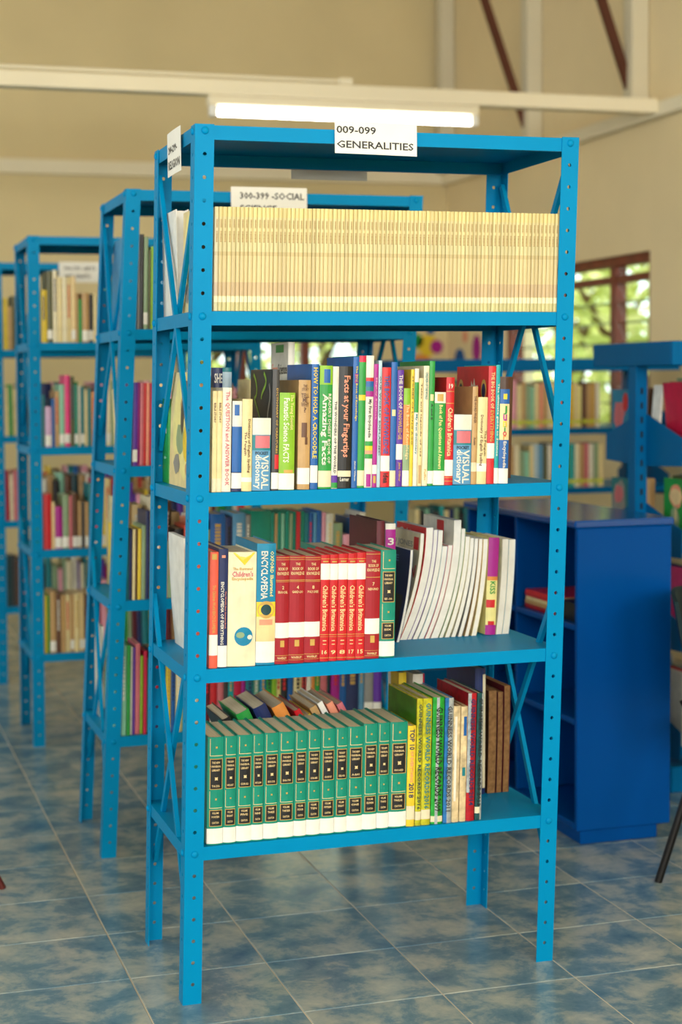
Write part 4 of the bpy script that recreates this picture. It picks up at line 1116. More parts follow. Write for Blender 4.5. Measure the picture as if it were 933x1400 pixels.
# ---------------------------------------------------------------- curved floppy magazines on the second shelf
def bent_magazine(x, y, z, th, h, dx, d, color, label, pages=M_WHITEPAGES, extra=None, group='slumped magazines on the second shelf', bow=None):
    """magazine bowed to one side: foot at x, head shifted by dx"""
    n = 12
    def px_at(v):
        return dx * (1 - (1 - min(1.0, v * h / .295)) ** 2.1)
    prof = []
    for i in range(n + 1):
        t = i / n
        prof.append((px_at(t), t * h))
    root = empty('magazine', (x, y, z + .0004))
    tag(root, label, 'magazine', group)
    def slab(x0, x1, y0, y1):
        mb = MB()
        vs = []
        for (px, pz) in prof:
            vs += [(px + x0, y0, pz), (px + x1, y0, pz), (px + x1, y1, pz), (px + x0, y1, pz)]
        fs = [(0, 3, 2, 1), (4 * n, 4 * n + 1, 4 * n + 2, 4 * n + 3)]
        for i in range(n):
            a = 4 * i
            for q in range(4):
                r = (q + 1) % 4
                fs.append((a + q, a + r, a + 4 + r, a + 4 + q))
        return mb.add(vs, fs)
    t = .0009
    c = slab(0, t, 0, d).build('front_cover', cover(color), root)
    slab(t, th - t, .001, d - .001).build('pages', pages, root)
    slab(th - t, th, 0, d).build('back_cover', cover(color if color not in ('red',) else 'offwhite'), root)
    if extra:
        for (kind, a, b2, c0, c1, col, s) in extra:
            if kind == 'T':
                vs, fs, asp = text_shape(s)
                MB().add([(px_at(c0 + q * (c1 - c0)) - .0005, d * (1 - (a + p_ * (b2 - a))), (c0 + q * (c1 - c0)) * h) for p_, q in vs], fs).build('cover_title', cover(col), c, fix=False)
            else:
                m = 6
                vs = []
                for i in range(m + 1):
                    v = c0 + (c1 - c0) * i / m
                    vs += [(px_at(v) - .0003, d * (1 - a), v * h), (px_at(v) - .0003, d * (1 - b2), v * h)]
                MB().add(vs, [(2 * i, 2 * i + 1, 2 * i + 3, 2 * i + 2) for i in range(m)]).build('cover_print', cover(col), c, fix=False)
    return root
z1 = LEVELS[1]
YM = .235
SLUMPED = [
    (.008, .225, .040, .20, 'navy', 'short navy magazine leaning in front of the cream titled one', [('T', .1, .6, .85, .92, 'skyblue', 'THE'), ('P', .05, .9, .05, .5, 'charcoal', '')]),
    (.009, .262, .068, .21, 'paper', 'cream magazine with red and blue cover letters, bowed over', [('T', .05, .75, .84, .91, 'grey', 'D JONES'), ('T', .55, .95, .58, .70, 'red', 'ON'), ('P', .78, .95, .84, .96, 'red', ''), ('P', .6, .9, .3, .5, 'navy', '')]),
    (.019, .276, .072, .22, 'red', 'thick red covered magazine with white script, bowed over', [('T', .1, .7, .88, .96, 'offwhite', 'Gabins')]),
    (.012, .270, .072, .22, 'purple', 'purple edged white magazine behind the red one', None),
    (.012, .268, .070, .21, 'offwhite', 'white magazine with a blue foot between the purple edged and pale blue ones', [('P', .5, .95, .0, .3, 'blue', '')]),
    (.014, .228, .068, .20, 'paleblue', 'short pale blue magazine beside the pink edged one', None),
    (.013, .230, .066, .20, 'rose', 'short white magazine with a thin pink cover edge', None),
    (.019, .292, .064, .22, 'offwhite', 'tall white magazine with a red ribbon numbered six', [('P', .45, .68, .72, .98, 'red', ''), ('P', .46, .67, .68, .78, 'navy', ''), ('T', .51, .62, .70, .76, 'offwhite', '6'), ('P', .3, .98, .02, .38, 'blue', '')]),
    (.011, .270, .062, .21, 'sage', 'sage edged magazine beside the tall white one', None),
    (.012, .250, .058, .20, 'ivory', 'ivory magazine beside the sage edged one', None),
    (.010, .246, .053, .20, 'offwhite', 'off white magazine between the ivory and grey ones', None),
    (.011, .244, .047, .20, 'grey', 'grey edged magazine beside the tan one', None),
    (.011, .243, .041, .20, 'tan', 'tan edged magazine beside the cream one', None),
    (.013, .242, .034, .20, 'cream', 'cream magazine beside the purple and yellow spine', None)]
xm, prev = .590, None
for k, (th, hh, dx, dd, cc, lb, ex) in enumerate(SLUMPED):
    if prev:
        xm += prev[0] + .0008 + max(0, prev[1] - dx)
    bent_magazine(xm, YM - (.03 if k == 0 else 0), z1, th, hh, dx, dd, cc, lb, extra=ex)
    prev = (th, dx)
xm += prev[0] + prev[1] - .012 + .001
detailed_book(xm, YM, z1, .028, .245, 'paleyellow', 'purple and yellow paperback standing among the slumped magazines',
              [('P', .6, 1.0, 'magenta'), ('P', .56, .6, 'orange'), ('V', 'KISS', .42, .55, .5, .5, 'green'), ('P', .28, .36, 'red', .0, .8), ('P', .0, .1, 'magenta'), ('P', .1, .14, 'red', .2, .8)], d=.19, tilt=.05, group='slumped magazines on the second shelf')
bent_magazine(xm + .030, YM, z1, .016, .240, .020, .20, 'offwhite', 'thick white magazine at the right end of the second shelf')
bent_magazine(xm + .047, YM, z1, .018, .238, .020, .19, 'paleblue', 'pale blue edged magazine block at the right end of the second shelf')
# set-back books on the second shelf
detailed_book(.562, .215, z1, .026, .292, 'offwhite', 'maroon pictured book with purple and white spine behind the green volume',
              [('P', .55, .95, 'magenta'), ('H', '3', .85, .06, .6, 'offwhite'), ('LC', 'none')], d=.20, tilt=.02)
detailed_book(.536, .205, z1, .020, .300, 'maroon', 'dark maroon storybook with a framed picture on its cover',
              [('V', 'FAMILY STORIES', .3, .8, .5, .5, 'gold')], d=.22, tilt=.02)
for k, (xx, ww, hh, cc, lb) in enumerate([(.078, .012, .275, 'white', 'white magazine at the back of the second shelf beside the brace'), (.094, .010, .268, 'paleblue', 'pale blue magazine at the back of the second shelf near the brace'),
                                         (.108, .016, .240, 'salmon', 'salmon book at the back of the second shelf near the brace')]):
    bent_magazine(xx, .218, z1, ww, hh, -.012, .18, cc, lb, group='papers at the back of the second shelf')
for k, (xx, ww, hh, cc, lb) in enumerate([(.405, .055, .235, 'jade', 'green box file lying behind the slim red volumes'), (.468, .010, .222, 'worn', 'worn thin pamphlet behind the slim red volumes'), (.480, .010, .224, 'ivory', 'ivory pamphlet behind the slim red volumes'),
                                         (.492, .011, .220, 'tan', 'tan pamphlet behind the slim red volumes')]):
    link_b = link('book', plain_book_mesh(ww, hh, .17, cc), None, (xx, .25, z1 + .0004 + .02 * ww), (0, .02, 0))
    tag(link_b, lb, 'book', 'books at the back of the second shelf')

# ---------------------------------------------------------------- back of the lowest shelf: slumped books behind the green set
z0 = LEVELS[0]
for k, (xx, ww, hh, ang, cc, lb) in enumerate([
        (.175, .022, .285, 22, 'black', 'black book slumped behind the green set'),
        (.225, .034, .300, 24, 'green', 'green book slumped behind the green set beside the blue one'),
        (.272, .034, .312, 24, 'navy', 'blue bound book slumped behind the green set'),
        (.335, .032, .318, 27, 'orange', 'orange brown book slumped behind the green set'),
        (.385, .016, .305, 27, 'brightred', 'red book slumped behind the green set'),
        (.407, .014, .290, 27, 'yellow', 'yellow book slumped behind the green set'),
        (.427, .018, .310, 27, 'tan', 'tan book slumped behind the green set'),
        (.452, .014, .322, 27, 'white', 'white book slumped behind the green set'),
        (.473, .018, .318, 27, 'salmon', 'salmon book slumped behind the green set'),
        (.498, .016, .315, 27, 'rose', 'rose book slumped behind the green set')]):
    a = math.radians(-ang)
    o = link('book', plain_book_mesh(ww, hh - .03, .19, cc), None, (xx + .075, .235, z0 + .001), (0, a, 0))
    tag(o, lb, 'book', 'slumped books behind the green set')
detailed_book(.606, .245, z0, .020, .322, 'yellow', 'tall yellow and white book behind the foil yearbooks', [('V', 'WORLD', .3, .7, .5, .5, 'navy')], d=.06, tilt=.01, group='old books at the back of the lowest shelf')
detailed_book(.640, .235, z0, .030, .318, 'offwhite', 'tall white book with red edging behind the foil yearbooks', [('P', .0, 1.0, 'crimson', .85, 1.0)], d=.19, tilt=.01, group='old books at the back of the lowest shelf')
detailed_book(.806, .235, z0, .028, .322, 'navy', 'dark blue picture book behind the old brown books', [('P', .05, .95, 'paper', .7, 1.0)], d=.20, tilt=.01, group='old books at the back of the lowest shelf')
for (xx, ww, hh, lb, tt) in ((.840, .022, .262, 'old book with warped brown page edges beside the dark blue one', .06), (.8645, .015, .258, 'slim old book with brown page edges between two thicker ones', .035), (.882, .017, .272, 'old book with splayed brown page edges at the right end', .01)):
    bent_magazine(xx, .235, z0, ww, hh, .006, .19, 'brown' if ww > .017 else 'maroon', lb, pages=M_BROWNPAGES, group='old brown edged books on the lowest shelf')
# left ends: picture covers seen from the side of the rack
def picture_book(x, y, z, w, h, d, color, label, yaw, art, tilt=0.0):
    root = detailed_book(x, y, z, w, h, color, label, [], d=d, tilt=tilt, yaw=yaw)
    co = root.children[0]
    r = random.Random(len(label))
    for i, (u, v, ru, rv, c) in enumerate(art):
        pts = [(u + ru * (1 + .35 * r.random()) * math.cos(2 * math.pi * j / 14), v + rv * (1 + .35 * r.random()) * math.sin(2 * math.pi * j / 14)) for j in range(14)]
        left_shape(d, h, pts, .0004 + .0001 * i).build('cover_print', cover(c), co, fix=False)
    return root
comic = [(.50, .55, .36, .40, 'paleyellow'), (.55, .72, .12, .10, 'tan'), (.60, .88, .06, .045, 'brown'), (.42, .42, .13, .12, 'sage'), (.66, .40, .12, .14, 'yellow'), (.30, .20, .10, .08, 'grey'), (.75, .16, .10, .06, 'tan'), (.48, .60, .05, .12, 'charcoal')]
picture_book(.0605, .060, LEVELS[2], .006, .268, .29, 'cream', 'comic with dancing figures on its cover at the left of the third shelf', 0, comic, .045)
picture_book(.0605, .358, LEVELS[2], .010, .205, .072, 'green', 'green covered booklet behind the comic on the third shelf', .0, [(.5, .8, .12, .06, 'offwhite'), (.6, .62, .10, .03, 'offwhite'), (.45, .3, .2, .015, 'mint')], .02)
picture_book(.0755, .060, LEVELS[3], .006, .236, .17, 'cream', 'comic with a faded picture cover at the left of the fourth shelf', 0, comic, .03)
for k, (xx, ww, cc, lb) in enumerate([(.070, .030, 'white', 'thick white paged book at the back of the fourth shelf'), (.104, .008, 'olive', 'olive edged booklet at the back of the fourth shelf'), (.114, .012, 'cream', 'cream booklet at the back of the fourth shelf')]):
    o = link('book', plain_book_mesh(ww, .248, .17, cc, M_WHITEPAGES), None, (xx, .445 - .02, LEVELS[3] + .0004), (0, 0, math.pi))
    o.location.x += ww
    tag(o, lb, 'book', 'books at the back of the fourth shelf')

# ================================================================== BOOK ROWS ON THE OTHER RACKS
NICE = dict(offwhite='white', ivory='ivory', palegold='pale gold', paleblue='pale blue', skyblue='sky blue', tealblue='teal blue', darkteal='dark teal',
            hotpink='hot pink', darkred='dark red', brightred='bright red', paleyellow='pale yellow', worn='worn cream')
def nice(c):
    return NICE.get(c, c)

PENDING = {}
def add_pending(rowkey, o, color, w, h):
    PENDING.setdefault(rowkey, []).append((o, color, w, h))

def flush_labels():
    """a label for each book of a row: by its look, then by its neighbours"""
    for (where, grp), items in PENDING.items():
        names = []
        for o, c, w, h in items:
            names.append(('thick ' if w > .026 else 'thin ' if w < .013 else 'tall ' if h > .25 else 'short ' if h < .175 else '', nice(c)))
        cnt = {}
        for nme in names:
            cnt[nme] = cnt.get(nme, 0) + 1
        ccnt = {}
        for nme in names:
            ccnt[nme[1]] = ccnt.get(nme[1], 0) + 1
        for i, (o, c, w, h) in enumerate(items):
            a, cn = names[i]
            if ccnt[cn] == 1 or cnt[names[i]] == 1:
                lab = '%s%s book on the %s' % (a, cn, where)
            elif i == 0:
                lab = '%s%s book at the end beside a %s one, %s' % (a, cn, names[1][1], where)
            elif i == len(items) - 1:
                lab = '%s%s book at the end after a %s one, %s' % (a, cn, names[i - 1][1], where)
            else:
                lab = '%s%s book between %s and %s, %s' % (a, cn, names[i - 1][1], names[i + 1][1], where)
            tag(o, lab, 'book', grp)

HGT = ['lowest', 'second', 'third', 'fourth']
def rack_row(rack, level, spec, start, upto, back=False, seed=0, palette=None, tiltmax=.0, sticker=.5, stuff=None):
    """books standing side by side; spec = [(colour, width mm, height m)], then filled at random up to `upto`"""
    ox, oy, lean, leany = RACKS[rack]
    r = random.Random(seed)
    z = LEVELS[level]
    x = ox + lean * z + start
    end = ox + lean * z + upto
    key = ("%s's %s shelf" % (rack, HGT[level]), 'books on the %s of the %s' % (HGT[level] + ' shelf', rack))
    i = 0
    while True:
        if i < len(spec):
            c, w, h = spec[i]
            w /= 1000
        else:
            c = r.choice(palette); w = r.choice((.010, .014, .018, .022, .026, .030)); h = r.choice((.17, .19, .205, .22, .235, .25))
        if x + w > end:
            break
        d = r.choice((.14, .155, .17))
        y = oy + leany * z + (.010 + .012 * r.random() if not back else .27 + .02 * r.random())
        put_book(x, y, z, w, h, d, c, lean, key, stuff, r.random() < sticker, r)
        x += w + .0012
        i += 1

def put_book(x, y, z, w, h, d, c, tilt, key, stuff, sticker, r):
    if stuff is not None:
        stuff.append((x, y, z, w, h, d, c))
        return
    tilt = min(tilt, .03)
    o = link('book', plain_book_mesh(w, h, d, c), None, (x, y, z + .0005 + w * tilt), (0, math.atan(tilt), 0))
    if sticker and w > .011:
        b = min(.004, w * .13)
        k = ('st', w, round(h, 3))
        if k not in MESHES:
            MESHES[k] = patch(w, b, d, h, .03 if w > .02 else .05, .03 + .045 / h * .9, 0, 1, .0006, .0).mesh('spine_label', M_STICKER)
        link('spine_label', MESHES[k], o)
    elif w > .013 and r.random() < .8:
        b = min(.004, w * .13)
        tc = r.choice(('offwhite', 'black', 'gold', 'navy', 'red'))
        if tc == c:
            tc = 'cream'
        k = ('tt', w, round(h, 3), tc)
        if k not in MESHES:
            mb = MB()
            r3 = random.Random(int(w * 1e4 + h * 1e3))
            zz = h * .88
            while zz > h * .42:
                s = h * (.02 + .03 * r3.random())
                q = patch(w, b, d, h, (zz - s) / h, zz / h, .3, .68, .0006)
                mb.add(q.v, q.f)
                zz -= s + h * .012
            MESHES[k] = mb.mesh('spine_print', cover(tc))
        link('spine_print', MESHES[k], o)
    add_pending(key, o, c, w, h)

PAL_MIX = ['cream', 'tan', 'ivory', 'red', 'blue', 'green', 'navy', 'teal', 'maroon', 'yellow', 'sage', 'pink', 'offwhite', 'brown', 'purple']
PAL_PALE = ['cream', 'ivory', 'tan', 'offwhite', 'paleblue', 'sage', 'cream', 'palegold']
SS, UN, AR = 'social science rack', 'unsigned rack', 'arts rack'
REST = []
# social science rack
rack_row(SS, 3, [('grey', 5, .275), ('black', 9, .275), ('sage', 12, .268), ('olive', 6, .23), ('lime', 8, .24), ('green', 9, .24), ('turquoise', 8, .235), ('skyblue', 9, .22), ('blue', 20, .255)], .052, .20, seed=1, palette=PAL_MIX)
rack_row(SS, 2, [('purple', 14, .245), ('magenta', 6, .245), ('rose', 9, .243), ('red', 8, .243), ('salmon', 8, .243), ('crimson', 8, .243), ('coral', 8, .243), ('lime', 7, .243), ('cream', 22, .25), ('pink', 24, .235), ('paleblue', 18, .245), ('rose', 16, .25), ('purple', 18, .25), ('hotpink', 16, .24), ('tan', 24, .24), ('olive', 20, .26)], .050, .36, seed=2, palette=PAL_MIX)
rack_row(SS, 1, [('teal', 6, .215), ('navy', 8, .21), ('cream', 8, .21), ('brown', 6, .21), ('yellow', 10, .21), ('sage', 11, .22), ('navy', 12, .262), ('cream', 11, .215), ('tan', 20, .20), ('pink', 18, .25), ('sage', 22, .17), ('black', 26, .205), ('coral', 12, .215), ('salmon', 12, .235), ('offwhite', 14, .24),
                 ('rose', 14, .23), ('sage', 22, .20), ('blue', 46, .245), ('navy', 20, .235), ('skyblue', 40, .245), ('grey', 14, .24), ('jade', 62, .25), ('jade', 10, .245), ('tan', 8, .24), ('jade', 10, .245), ('mint', 10, .24), ('jade', 11, .246), ('sage', 10, .24), ('jade', 10, .245), ('red', 12, .245), ('jade', 12, .245), ('teal', 12, .24), ('blue', 14, .24), ('skyblue', 10, .24), ('blue', 14, .245), ('pink', 12, .24)], .048, .80, seed=3, palette=PAL_MIX, sticker=.25)
rack_row(SS, 0, [('mint', 16, .27), ('green', 10, .27), ('offwhite', 7, .265), ('purple', 6, .262), ('rose', 14, .272), ('lime', 8, .235), ('crimson', 9, .25), ('teal', 9, .225), ('navy', 30, .25), ('green', 14, .255), ('yellow', 14, .245), ('blue', 14, .235), ('cream', 18, .23), ('sage', 16, .25),
                 ('green', 18, .26), ('offwhite', 14, .255), ('orange', 16, .26), ('maroon', 18, .255), ('red', 20, .262), ('rose', 18, .26), ('charcoal', 14, .25), ('turquoise', 16, .262), ('crimson', 22, .26), ('magenta', 12, .255), ('teal', 24, .26), ('mint', 18, .262), ('tealblue', 18, .26), ('green', 16, .262), ('lime', 14, .26), ('paleyellow', 14, .255), ('black', 20, .25), ('blue', 18, .205),
                 ('cream', 24, .255), ('red', 14, .26), ('offwhite', 14, .255), ('orange', 10, .262), ('green', 16, .262), ('rose', 20, .258), ('darkteal', 12, .25), ('magenta', 26, .262), ('blue', 22, .26), ('navy', 40, .262), ('skyblue', 18, .255), ('grey', 28, .25)], .045, .868, seed=4, palette=PAL_MIX, sticker=.15)
# back rows of the social science rack, seen above the front ones
rack_row(SS, 1, [('cream', 26, .285), ('tan', 22, .27), ('palegold', 30, .262), ('tan', 16, .25), ('ivory', 26, .285), ('cream', 22, .28), ('brown', 22, .27)], .06, .26, back=True, seed=5, palette=PAL_PALE)
# unsigned rack
rack_row(UN, 3, [('yellow', 24, .20), ('olive', 20, .272), ('ivory', 16, .275), ('cream', 18, .248), ('ivory', 16, .25), ('cream', 15, .25), ('palegold', 16, .252), ('tan', 10, .19), ('green', 12, .165), ('tan', 26, .19), ('black', 15, .185), ('cream', 15, .19), ('offwhite', 18, .145), ('brown', 12, .18), ('turquoise', 26, .235), ('tan', 12, .22), ('lilac', 18, .215)], .048, .34, seed=11, palette=PAL_MIX)
rack_row(UN, 2, [('teal', 10, .20), ('lilac', 24, .155), ('blue', 12, .185), ('tan', 16, .215), ('mint', 20, .24), ('hotpink', 20, .275), ('olive', 14, .27), ('jade', 12, .24), ('offwhite', 10, .235), ('teal', 14, .23), ('cream', 12, .22), ('teal', 12, .225), ('orange', 18, .21), ('pink', 26, .245), ('green', 10, .225), ('ivory', 16, .272), ('sage', 14, .25), ('purple', 14, .24), ('lime', 16, .25), ('ivory', 12, .21)], .048, .36, seed=12, palette=PAL_MIX)
rack_row(UN, 1, [('red', 30, .215), ('palegold', 13, .185), ('magenta', 28, .165), ('sage', 24, .21), ('rose', 10, .205), ('brown', 22, .215), ('tan', 13, .185), ('charcoal', 12, .18), ('tan', 13, .18), ('teal', 22, .25), ('crimson', 12, .265), ('yellow', 26, .27), ('cream', 22, .268)], .048, .34, seed=13, palette=PAL_MIX)
rack_row(UN, 0, [('yellow', 10, .225), ('green', 9, .225), ('tan', 22, .24), ('brown', 18, .235), ('tan', 16, .225), ('cream', 18, .225), ('tan', 14, .225), ('cream', 18, .228), ('palegold', 18, .23), ('brown', 12, .22), ('cream', 20, .23), ('maroon', 9, .23), ('rose', 24, .272), ('pink', 20, .275), ('green', 16, .265)], .048, .36, seed=14, palette=PAL_MIX)
rack_row(UN, 2, [('navy', 60, .245), ('cream', 26, .235), ('darkteal', 24, .25), ('ivory', 30, .26)], .06, .30, back=True, seed=15, palette=PAL_MIX, stuff=REST)
rack_row(UN, 1, [('green', 20, .27), ('offwhite', 18, .26), ('tan', 22, .27), ('black', 24, .25), ('mint', 20, .28), ('brown', 26, .27), ('darkteal', 26, .272), ('tan', 30, .27), ('offwhite', 18, .275)], .06, .30, back=True, seed=16, palette=PAL_MIX, stuff=REST)
# arts rack: the few books that show past the other racks
rack_row(AR, 3, [('yellow', 22, .24), ('tan', 18, .20), ('olive', 16, .25), ('cream', 20, .22)], .048, .16, seed=21, palette=PAL_MIX, stuff=REST)
rack_row(AR, 2, [('cream', 20, .23), ('green', 16, .24), ('cream', 18, .22), ('ivory', 20, .25)], .048, .165, seed=22, palette=PAL_PALE, stuff=REST)
rack_row(AR, 1, [('crimson', 18, .235), ('ivory', 16, .22), ('rose', 20, .235), ('tan', 20, .24), ('brown', 22, .235)], .048, .225, seed=23, palette=['tan', 'brown', 'charcoal', 'palegold', 'grey', 'sage'], stuff=REST)
rack_row(AR, 0, [('darkteal', 22, .24), ('charcoal', 20, .24), ('brown', 18, .22), ('salmon', 20, .235), ('tan', 22, .235)], .048, .225, seed=24, palette=['tan', 'brown', 'charcoal', 'palegold', 'grey', 'sage'], stuff=REST)
# the rest of those rows, farther along and hidden from the aisle
for rk, lv, a, sd in ((SS, 3, .205, 31), (SS, 2, .365, 32), (UN, 3, .345, 33), (UN, 2, .365, 34), (UN, 1, .345, 35), (UN, 0, .365, 36), (AR, 3, .17, 37), (AR, 2, .17, 38), (AR, 1, .23, 39), (AR, 0, .23, 40)):
    rack_row(rk, lv, [], a, .865, seed=sd, palette=PAL_MIX, stuff=REST)
# loose folders sticking out on the aisle side
def leaf_folder(label, loc, rot, w, h, color, bend, th=.004):
    """soft folder or sheet: a bent slab standing on its lower edge"""
    n = 8
    mb = MB()
    vs = []
    for i in range(n + 1):
        t = i / n
        dx = bend * t * t
        vs += [(dx, 0, t * h), (dx + th, 0, t * h), (dx + th, w, t * h), (dx, w, t * h)]
    fs = [(0, 3, 2, 1), (4 * n, 4 * n + 1, 4 * n + 2, 4 * n + 3)]
    for i in range(n):
        a = 4 * i
        for q in range(4):
            r = (q + 1) % 4
            fs.append((a + q, a + r, a + 4 + r, a + 4 + q))
    mb.add(vs, fs)
    o = mb.build('folder', cover(color), None, loc)
    o.rotation_euler = rot
    tag(o, label, 'folder')
leaf_folder('pale blue plastic folder leaning on the social science rack', (.143, 1.275, LEVELS[3] + .001), (0, 0, 0), .36, .285, 'skyblue', .014)
leaf_folder('mint green plastic folder on the social science rack lowest shelf', (.0685, 1.275, LEVELS[0] + .001), (0, 0, 0), .19, .275, 'mint', .011)
leaf_folder('white paper sheaf sliding off the social science rack lowest shelf', (.064, 1.50, LEVELS[0] + .001), (0, 0, 0), .13, .290, 'offwhite', .006, .006)
leaf_folder('spiral bound teal and cream booklet on the social science rack third shelf', (.112, 1.290, LEVELS[2] + .001), (0, 0, 0), .16, .225, 'cream', -.003, .007)
leaf_folder('yellow booklet leaning on the social science rack second shelf', (.089, 1.290, LEVELS[1] + .001), (0, 0, 0), .16, .215, 'yellow', 0, .006)
# ================================================================== LIBRARY STACKS ON THE RIGHT
def library_stack(label, x0, x1, y0, y1, levels, c0, c1, posts):
    """double sided cantilever shelving: slotted posts, canopy, bracketed shelves on both faces"""
    root = empty('library_stack', (x0, y0, 0))
    tag(root, label, 'shelving', 'double sided blue library stacks')
    W, D = x1 - x0, y1 - y0
    yc = D / 2
    for px in posts:
        p = MB()
        p.bbox(px - x0, px - x0 + .045, yc - .03, yc + .03, .0, c0, .003)
        post = p.build('post', M_STACK, root)
        s = MB()
        z = .25
        while z < c0 - .06:
            s.box(px - x0 + .018, px - x0 + .027, yc - .0306, yc - .0301, z, z + .022)
            z += .05
        s.build('painted_slot_row', mat('black', .9), post)  # black plates on the post face, standing in for shade inside the slots
    c = MB()
    c.bbox(0, W, 0, .012, c0, c1, .002).bbox(0, W, D - .012, D, c0, c1, .002)
    c.bbox(0, .012, .012, D - .012, c0, c1, .002).bbox(W - .012, W, .012, D - .012, c0, c1, .002)
    c.box(.012, W - .012, .012, D - .012, c0 + .012, c1 - .002)
    c.build('canopy', M_STACK, root)
    for z in levels:
        for side in (0, 1):
            ya, yb = (.015, yc - .035) if side == 0 else (yc + .035, D - .015)
            s = MB()
            s.box(.05, W - .05, ya, yb, z - .004, z)
            yl = ya if side == 0 else yb - .006
            s.bbox(.05, W - .05, yl, yl + .006, z - .030, z - .004, .001)
            s.build('shelf', M_STACK, root)
            for px in (.046, W - .046 - .004):
                if side == 0:
                    prof = [(ya, z - .045), (yb + .03, z - .055), (yb + .03, z + .125), (yb, z + .125), (ya, z + .05)]
                else:
                    prof = [(yb, z - .045), (ya - .03, z - .055), (ya - .03, z + .125), (ya, z + .125), (yb, z + .05)]
                b = MB()
                b.prism(prof, lambda q: (px, q[0], q[1]), lambda q: (px + .003, q[0], q[1]))
                b.build('bracket', M_STACK, root)
    b = MB()
    b.bbox(0.02, W - .02, .03, D - .03, .0, .09, .004)
    b.build('base', M_STACK, root)
    return root
NS = (1.95, 3.05, 1.325, 1.92)
library_stack('dark blue library stack standing behind the blue cabinet', *NS, (1.155, .846, .53, .16), 1.448, 1.528, (1.955, 2.98))
FS = (1.72, 3.12, 3.40, 3.96)
library_stack('blue library stack below the louvre window', *FS, (1.178, .902, .60, .30), 1.440, 1.497, (1.80, 2.97))

def stack_row(where, grp, x, xe, yfront, z, spec, seed, dots=False, tilt=0.0, back=False):
    r = random.Random(seed)
    for c, w, h in spec:
        w /= 1000
        if x + w > xe:
            break
        d = r.choice((.14, .155))
        o = link('book', plain_book_mesh(w, h, d, c), None, (x, yfront + .008 * r.random(), z + .0006), (0, tilt, 0))
        if back:
            o.rotation_euler = (0, 0, math.pi); o.location.x += w
        if dots and w > .014:
            b = min(.004, w * .13)
            k = ('dot', w, round(h, 3))
            if k not in MESHES:
                MESHES[k] = disc_patch(w, b, h, .14, .5, min(w * .48, .011), .0012).mesh('round_sticker', mat((.62, .68, .04), .5), False)
            link('round_sticker', MESHES[k], o)
        add_pending((where, grp), o, c, w, h)
        x += w + .0015
def mixed(n, seed, pal, hs=(.17, .19, .21, .225)):
    r = random.Random(seed)
    return [(r.choice(pal), r.choice((14, 18, 22, 26)), r.choice(hs)) for _ in range(n)]
FW_ = "window stack's upper shelf"
stack_row(FW_, 'books on the ' + FW_, 2.20, 3.0, FS[2] + .02, 1.178,
          [('rose', 22, .215), ('darkred', 18, .21), ('rose', 20, .225), ('pink', 30, .222), ('cream', 24, .20), ('tan', 18, .215), ('sage', 22, .20), ('mint', 20, .19), ('cream', 22, .21),
          ('salmon', 16, .205), ('tan', 22, .215), ('ivory', 20, .22), ('cream', 20, .21), ('grey', 22, .215), ('coral', 26, .205), ('red', 18, .205), ('yellow', 16, .20), ('cream', 18, .21), ('paleyellow', 20, .195), ('brown', 22, .21), ('tan', 20, .2), ('gold', 24, .205), ('offwhite', 20, .21)], 61, True)
FW2 = "window stack's middle shelf"
stack_row(FW2, 'books on the ' + FW2, 2.20, 3.0, FS[2] + .02, .902,
          [('grey', 20, .20), ('charcoal', 14, .205), ('cream', 22, .195), ('tan', 20, .2), ('ivory', 26, .20), ('sage', 24, .175), ('mint', 24, .17), ('cream', 20, .20), ('paleblue', 22, .205), ('skyblue', 22, .2), ('olive', 20, .20),
          ('offwhite', 20, .2), ('navy', 20, .205), ('gold', 20, .2), ('ivory', 22, .18), ('green', 20, .205), ('turquoise', 26, .2), ('ivory', 24, .205), ('tan', 22, .2), ('rose', 20, .205), ('offwhite', 26, .2), ('sage', 20, .205), ('cream', 24, .2)], 62, True)
xx = 1.80
for c, w, h in [('cream', 20, .225), ('black', 24, .22), ('mint', 18, .225), ('darkteal', 22, .23), ('charcoal', 26, .21), ('turquoise', 20, .235), ('cream', 22, .215), ('navy', 24, .22), ('sage', 20, .225), ('black', 26, .2), ('teal', 20, .225), ('palegold', 22, .215), ('brown', 24, .22), ('olive', 24, .22)]:
    REST.append((xx, FS[2] + .024, .60, w / 1000, h, .15, c))
    xx += w / 1000 + .0015
N1 = 'top shelf behind the cabinet'
stack_row(N1, 'books on the ' + N1, 2.035, 3.0, NS[2] + .025, 1.155, [('crimson', 30, .235), ('cream', 12, .235), ('brown', 12, .232), ('sage', 30, .25), ('blue', 14, .24), ('mint', 34, .25), ('ivory', 20, .24)], 64, False, -.10)
N2 = 'second shelf behind the cabinet'
stack_row(N2, 'books on the ' + N2, 2.068, 3.0, NS[2] + .025, .846, [('olive', 16, .225), ('grey', 14, .23), ('teal', 14, .225), ('magenta', 20, .235), ('offwhite', 14, .23), ('pink', 16, .235), ('cream', 20, .225)], 65, False, -.07)
N3 = 'third shelf behind the cabinet'
stack_row(N3, 'books on the ' + N3, 2.01, 3.0, NS[2] + .025, .53, [('hotpink', 9, .235), ('navy', 14, .24), ('cream', 8, .245), ('green', 22, .22), ('rose', 14, .215), ('yellow', 16, .21)], 66)
N4 = 'lowest shelf behind the cabinet'
stack_row(N4, 'books on the ' + N4, 2.01, 3.0, NS[2] + .025, .16, [('offwhite', 12, .25), ('red', 10, .255), ('navy', 20, .25), ('cream', 22, .24), ('green', 20, .235), ('tan', 22, .23)], 67)
flush_labels()
leaf_folder('white booklet standing at the end of the top shelf behind the cabinet', (2.0035, NS[2] + .19, 1.1560), (0, 0, 0), .06, .225, 'white', .012, .006)
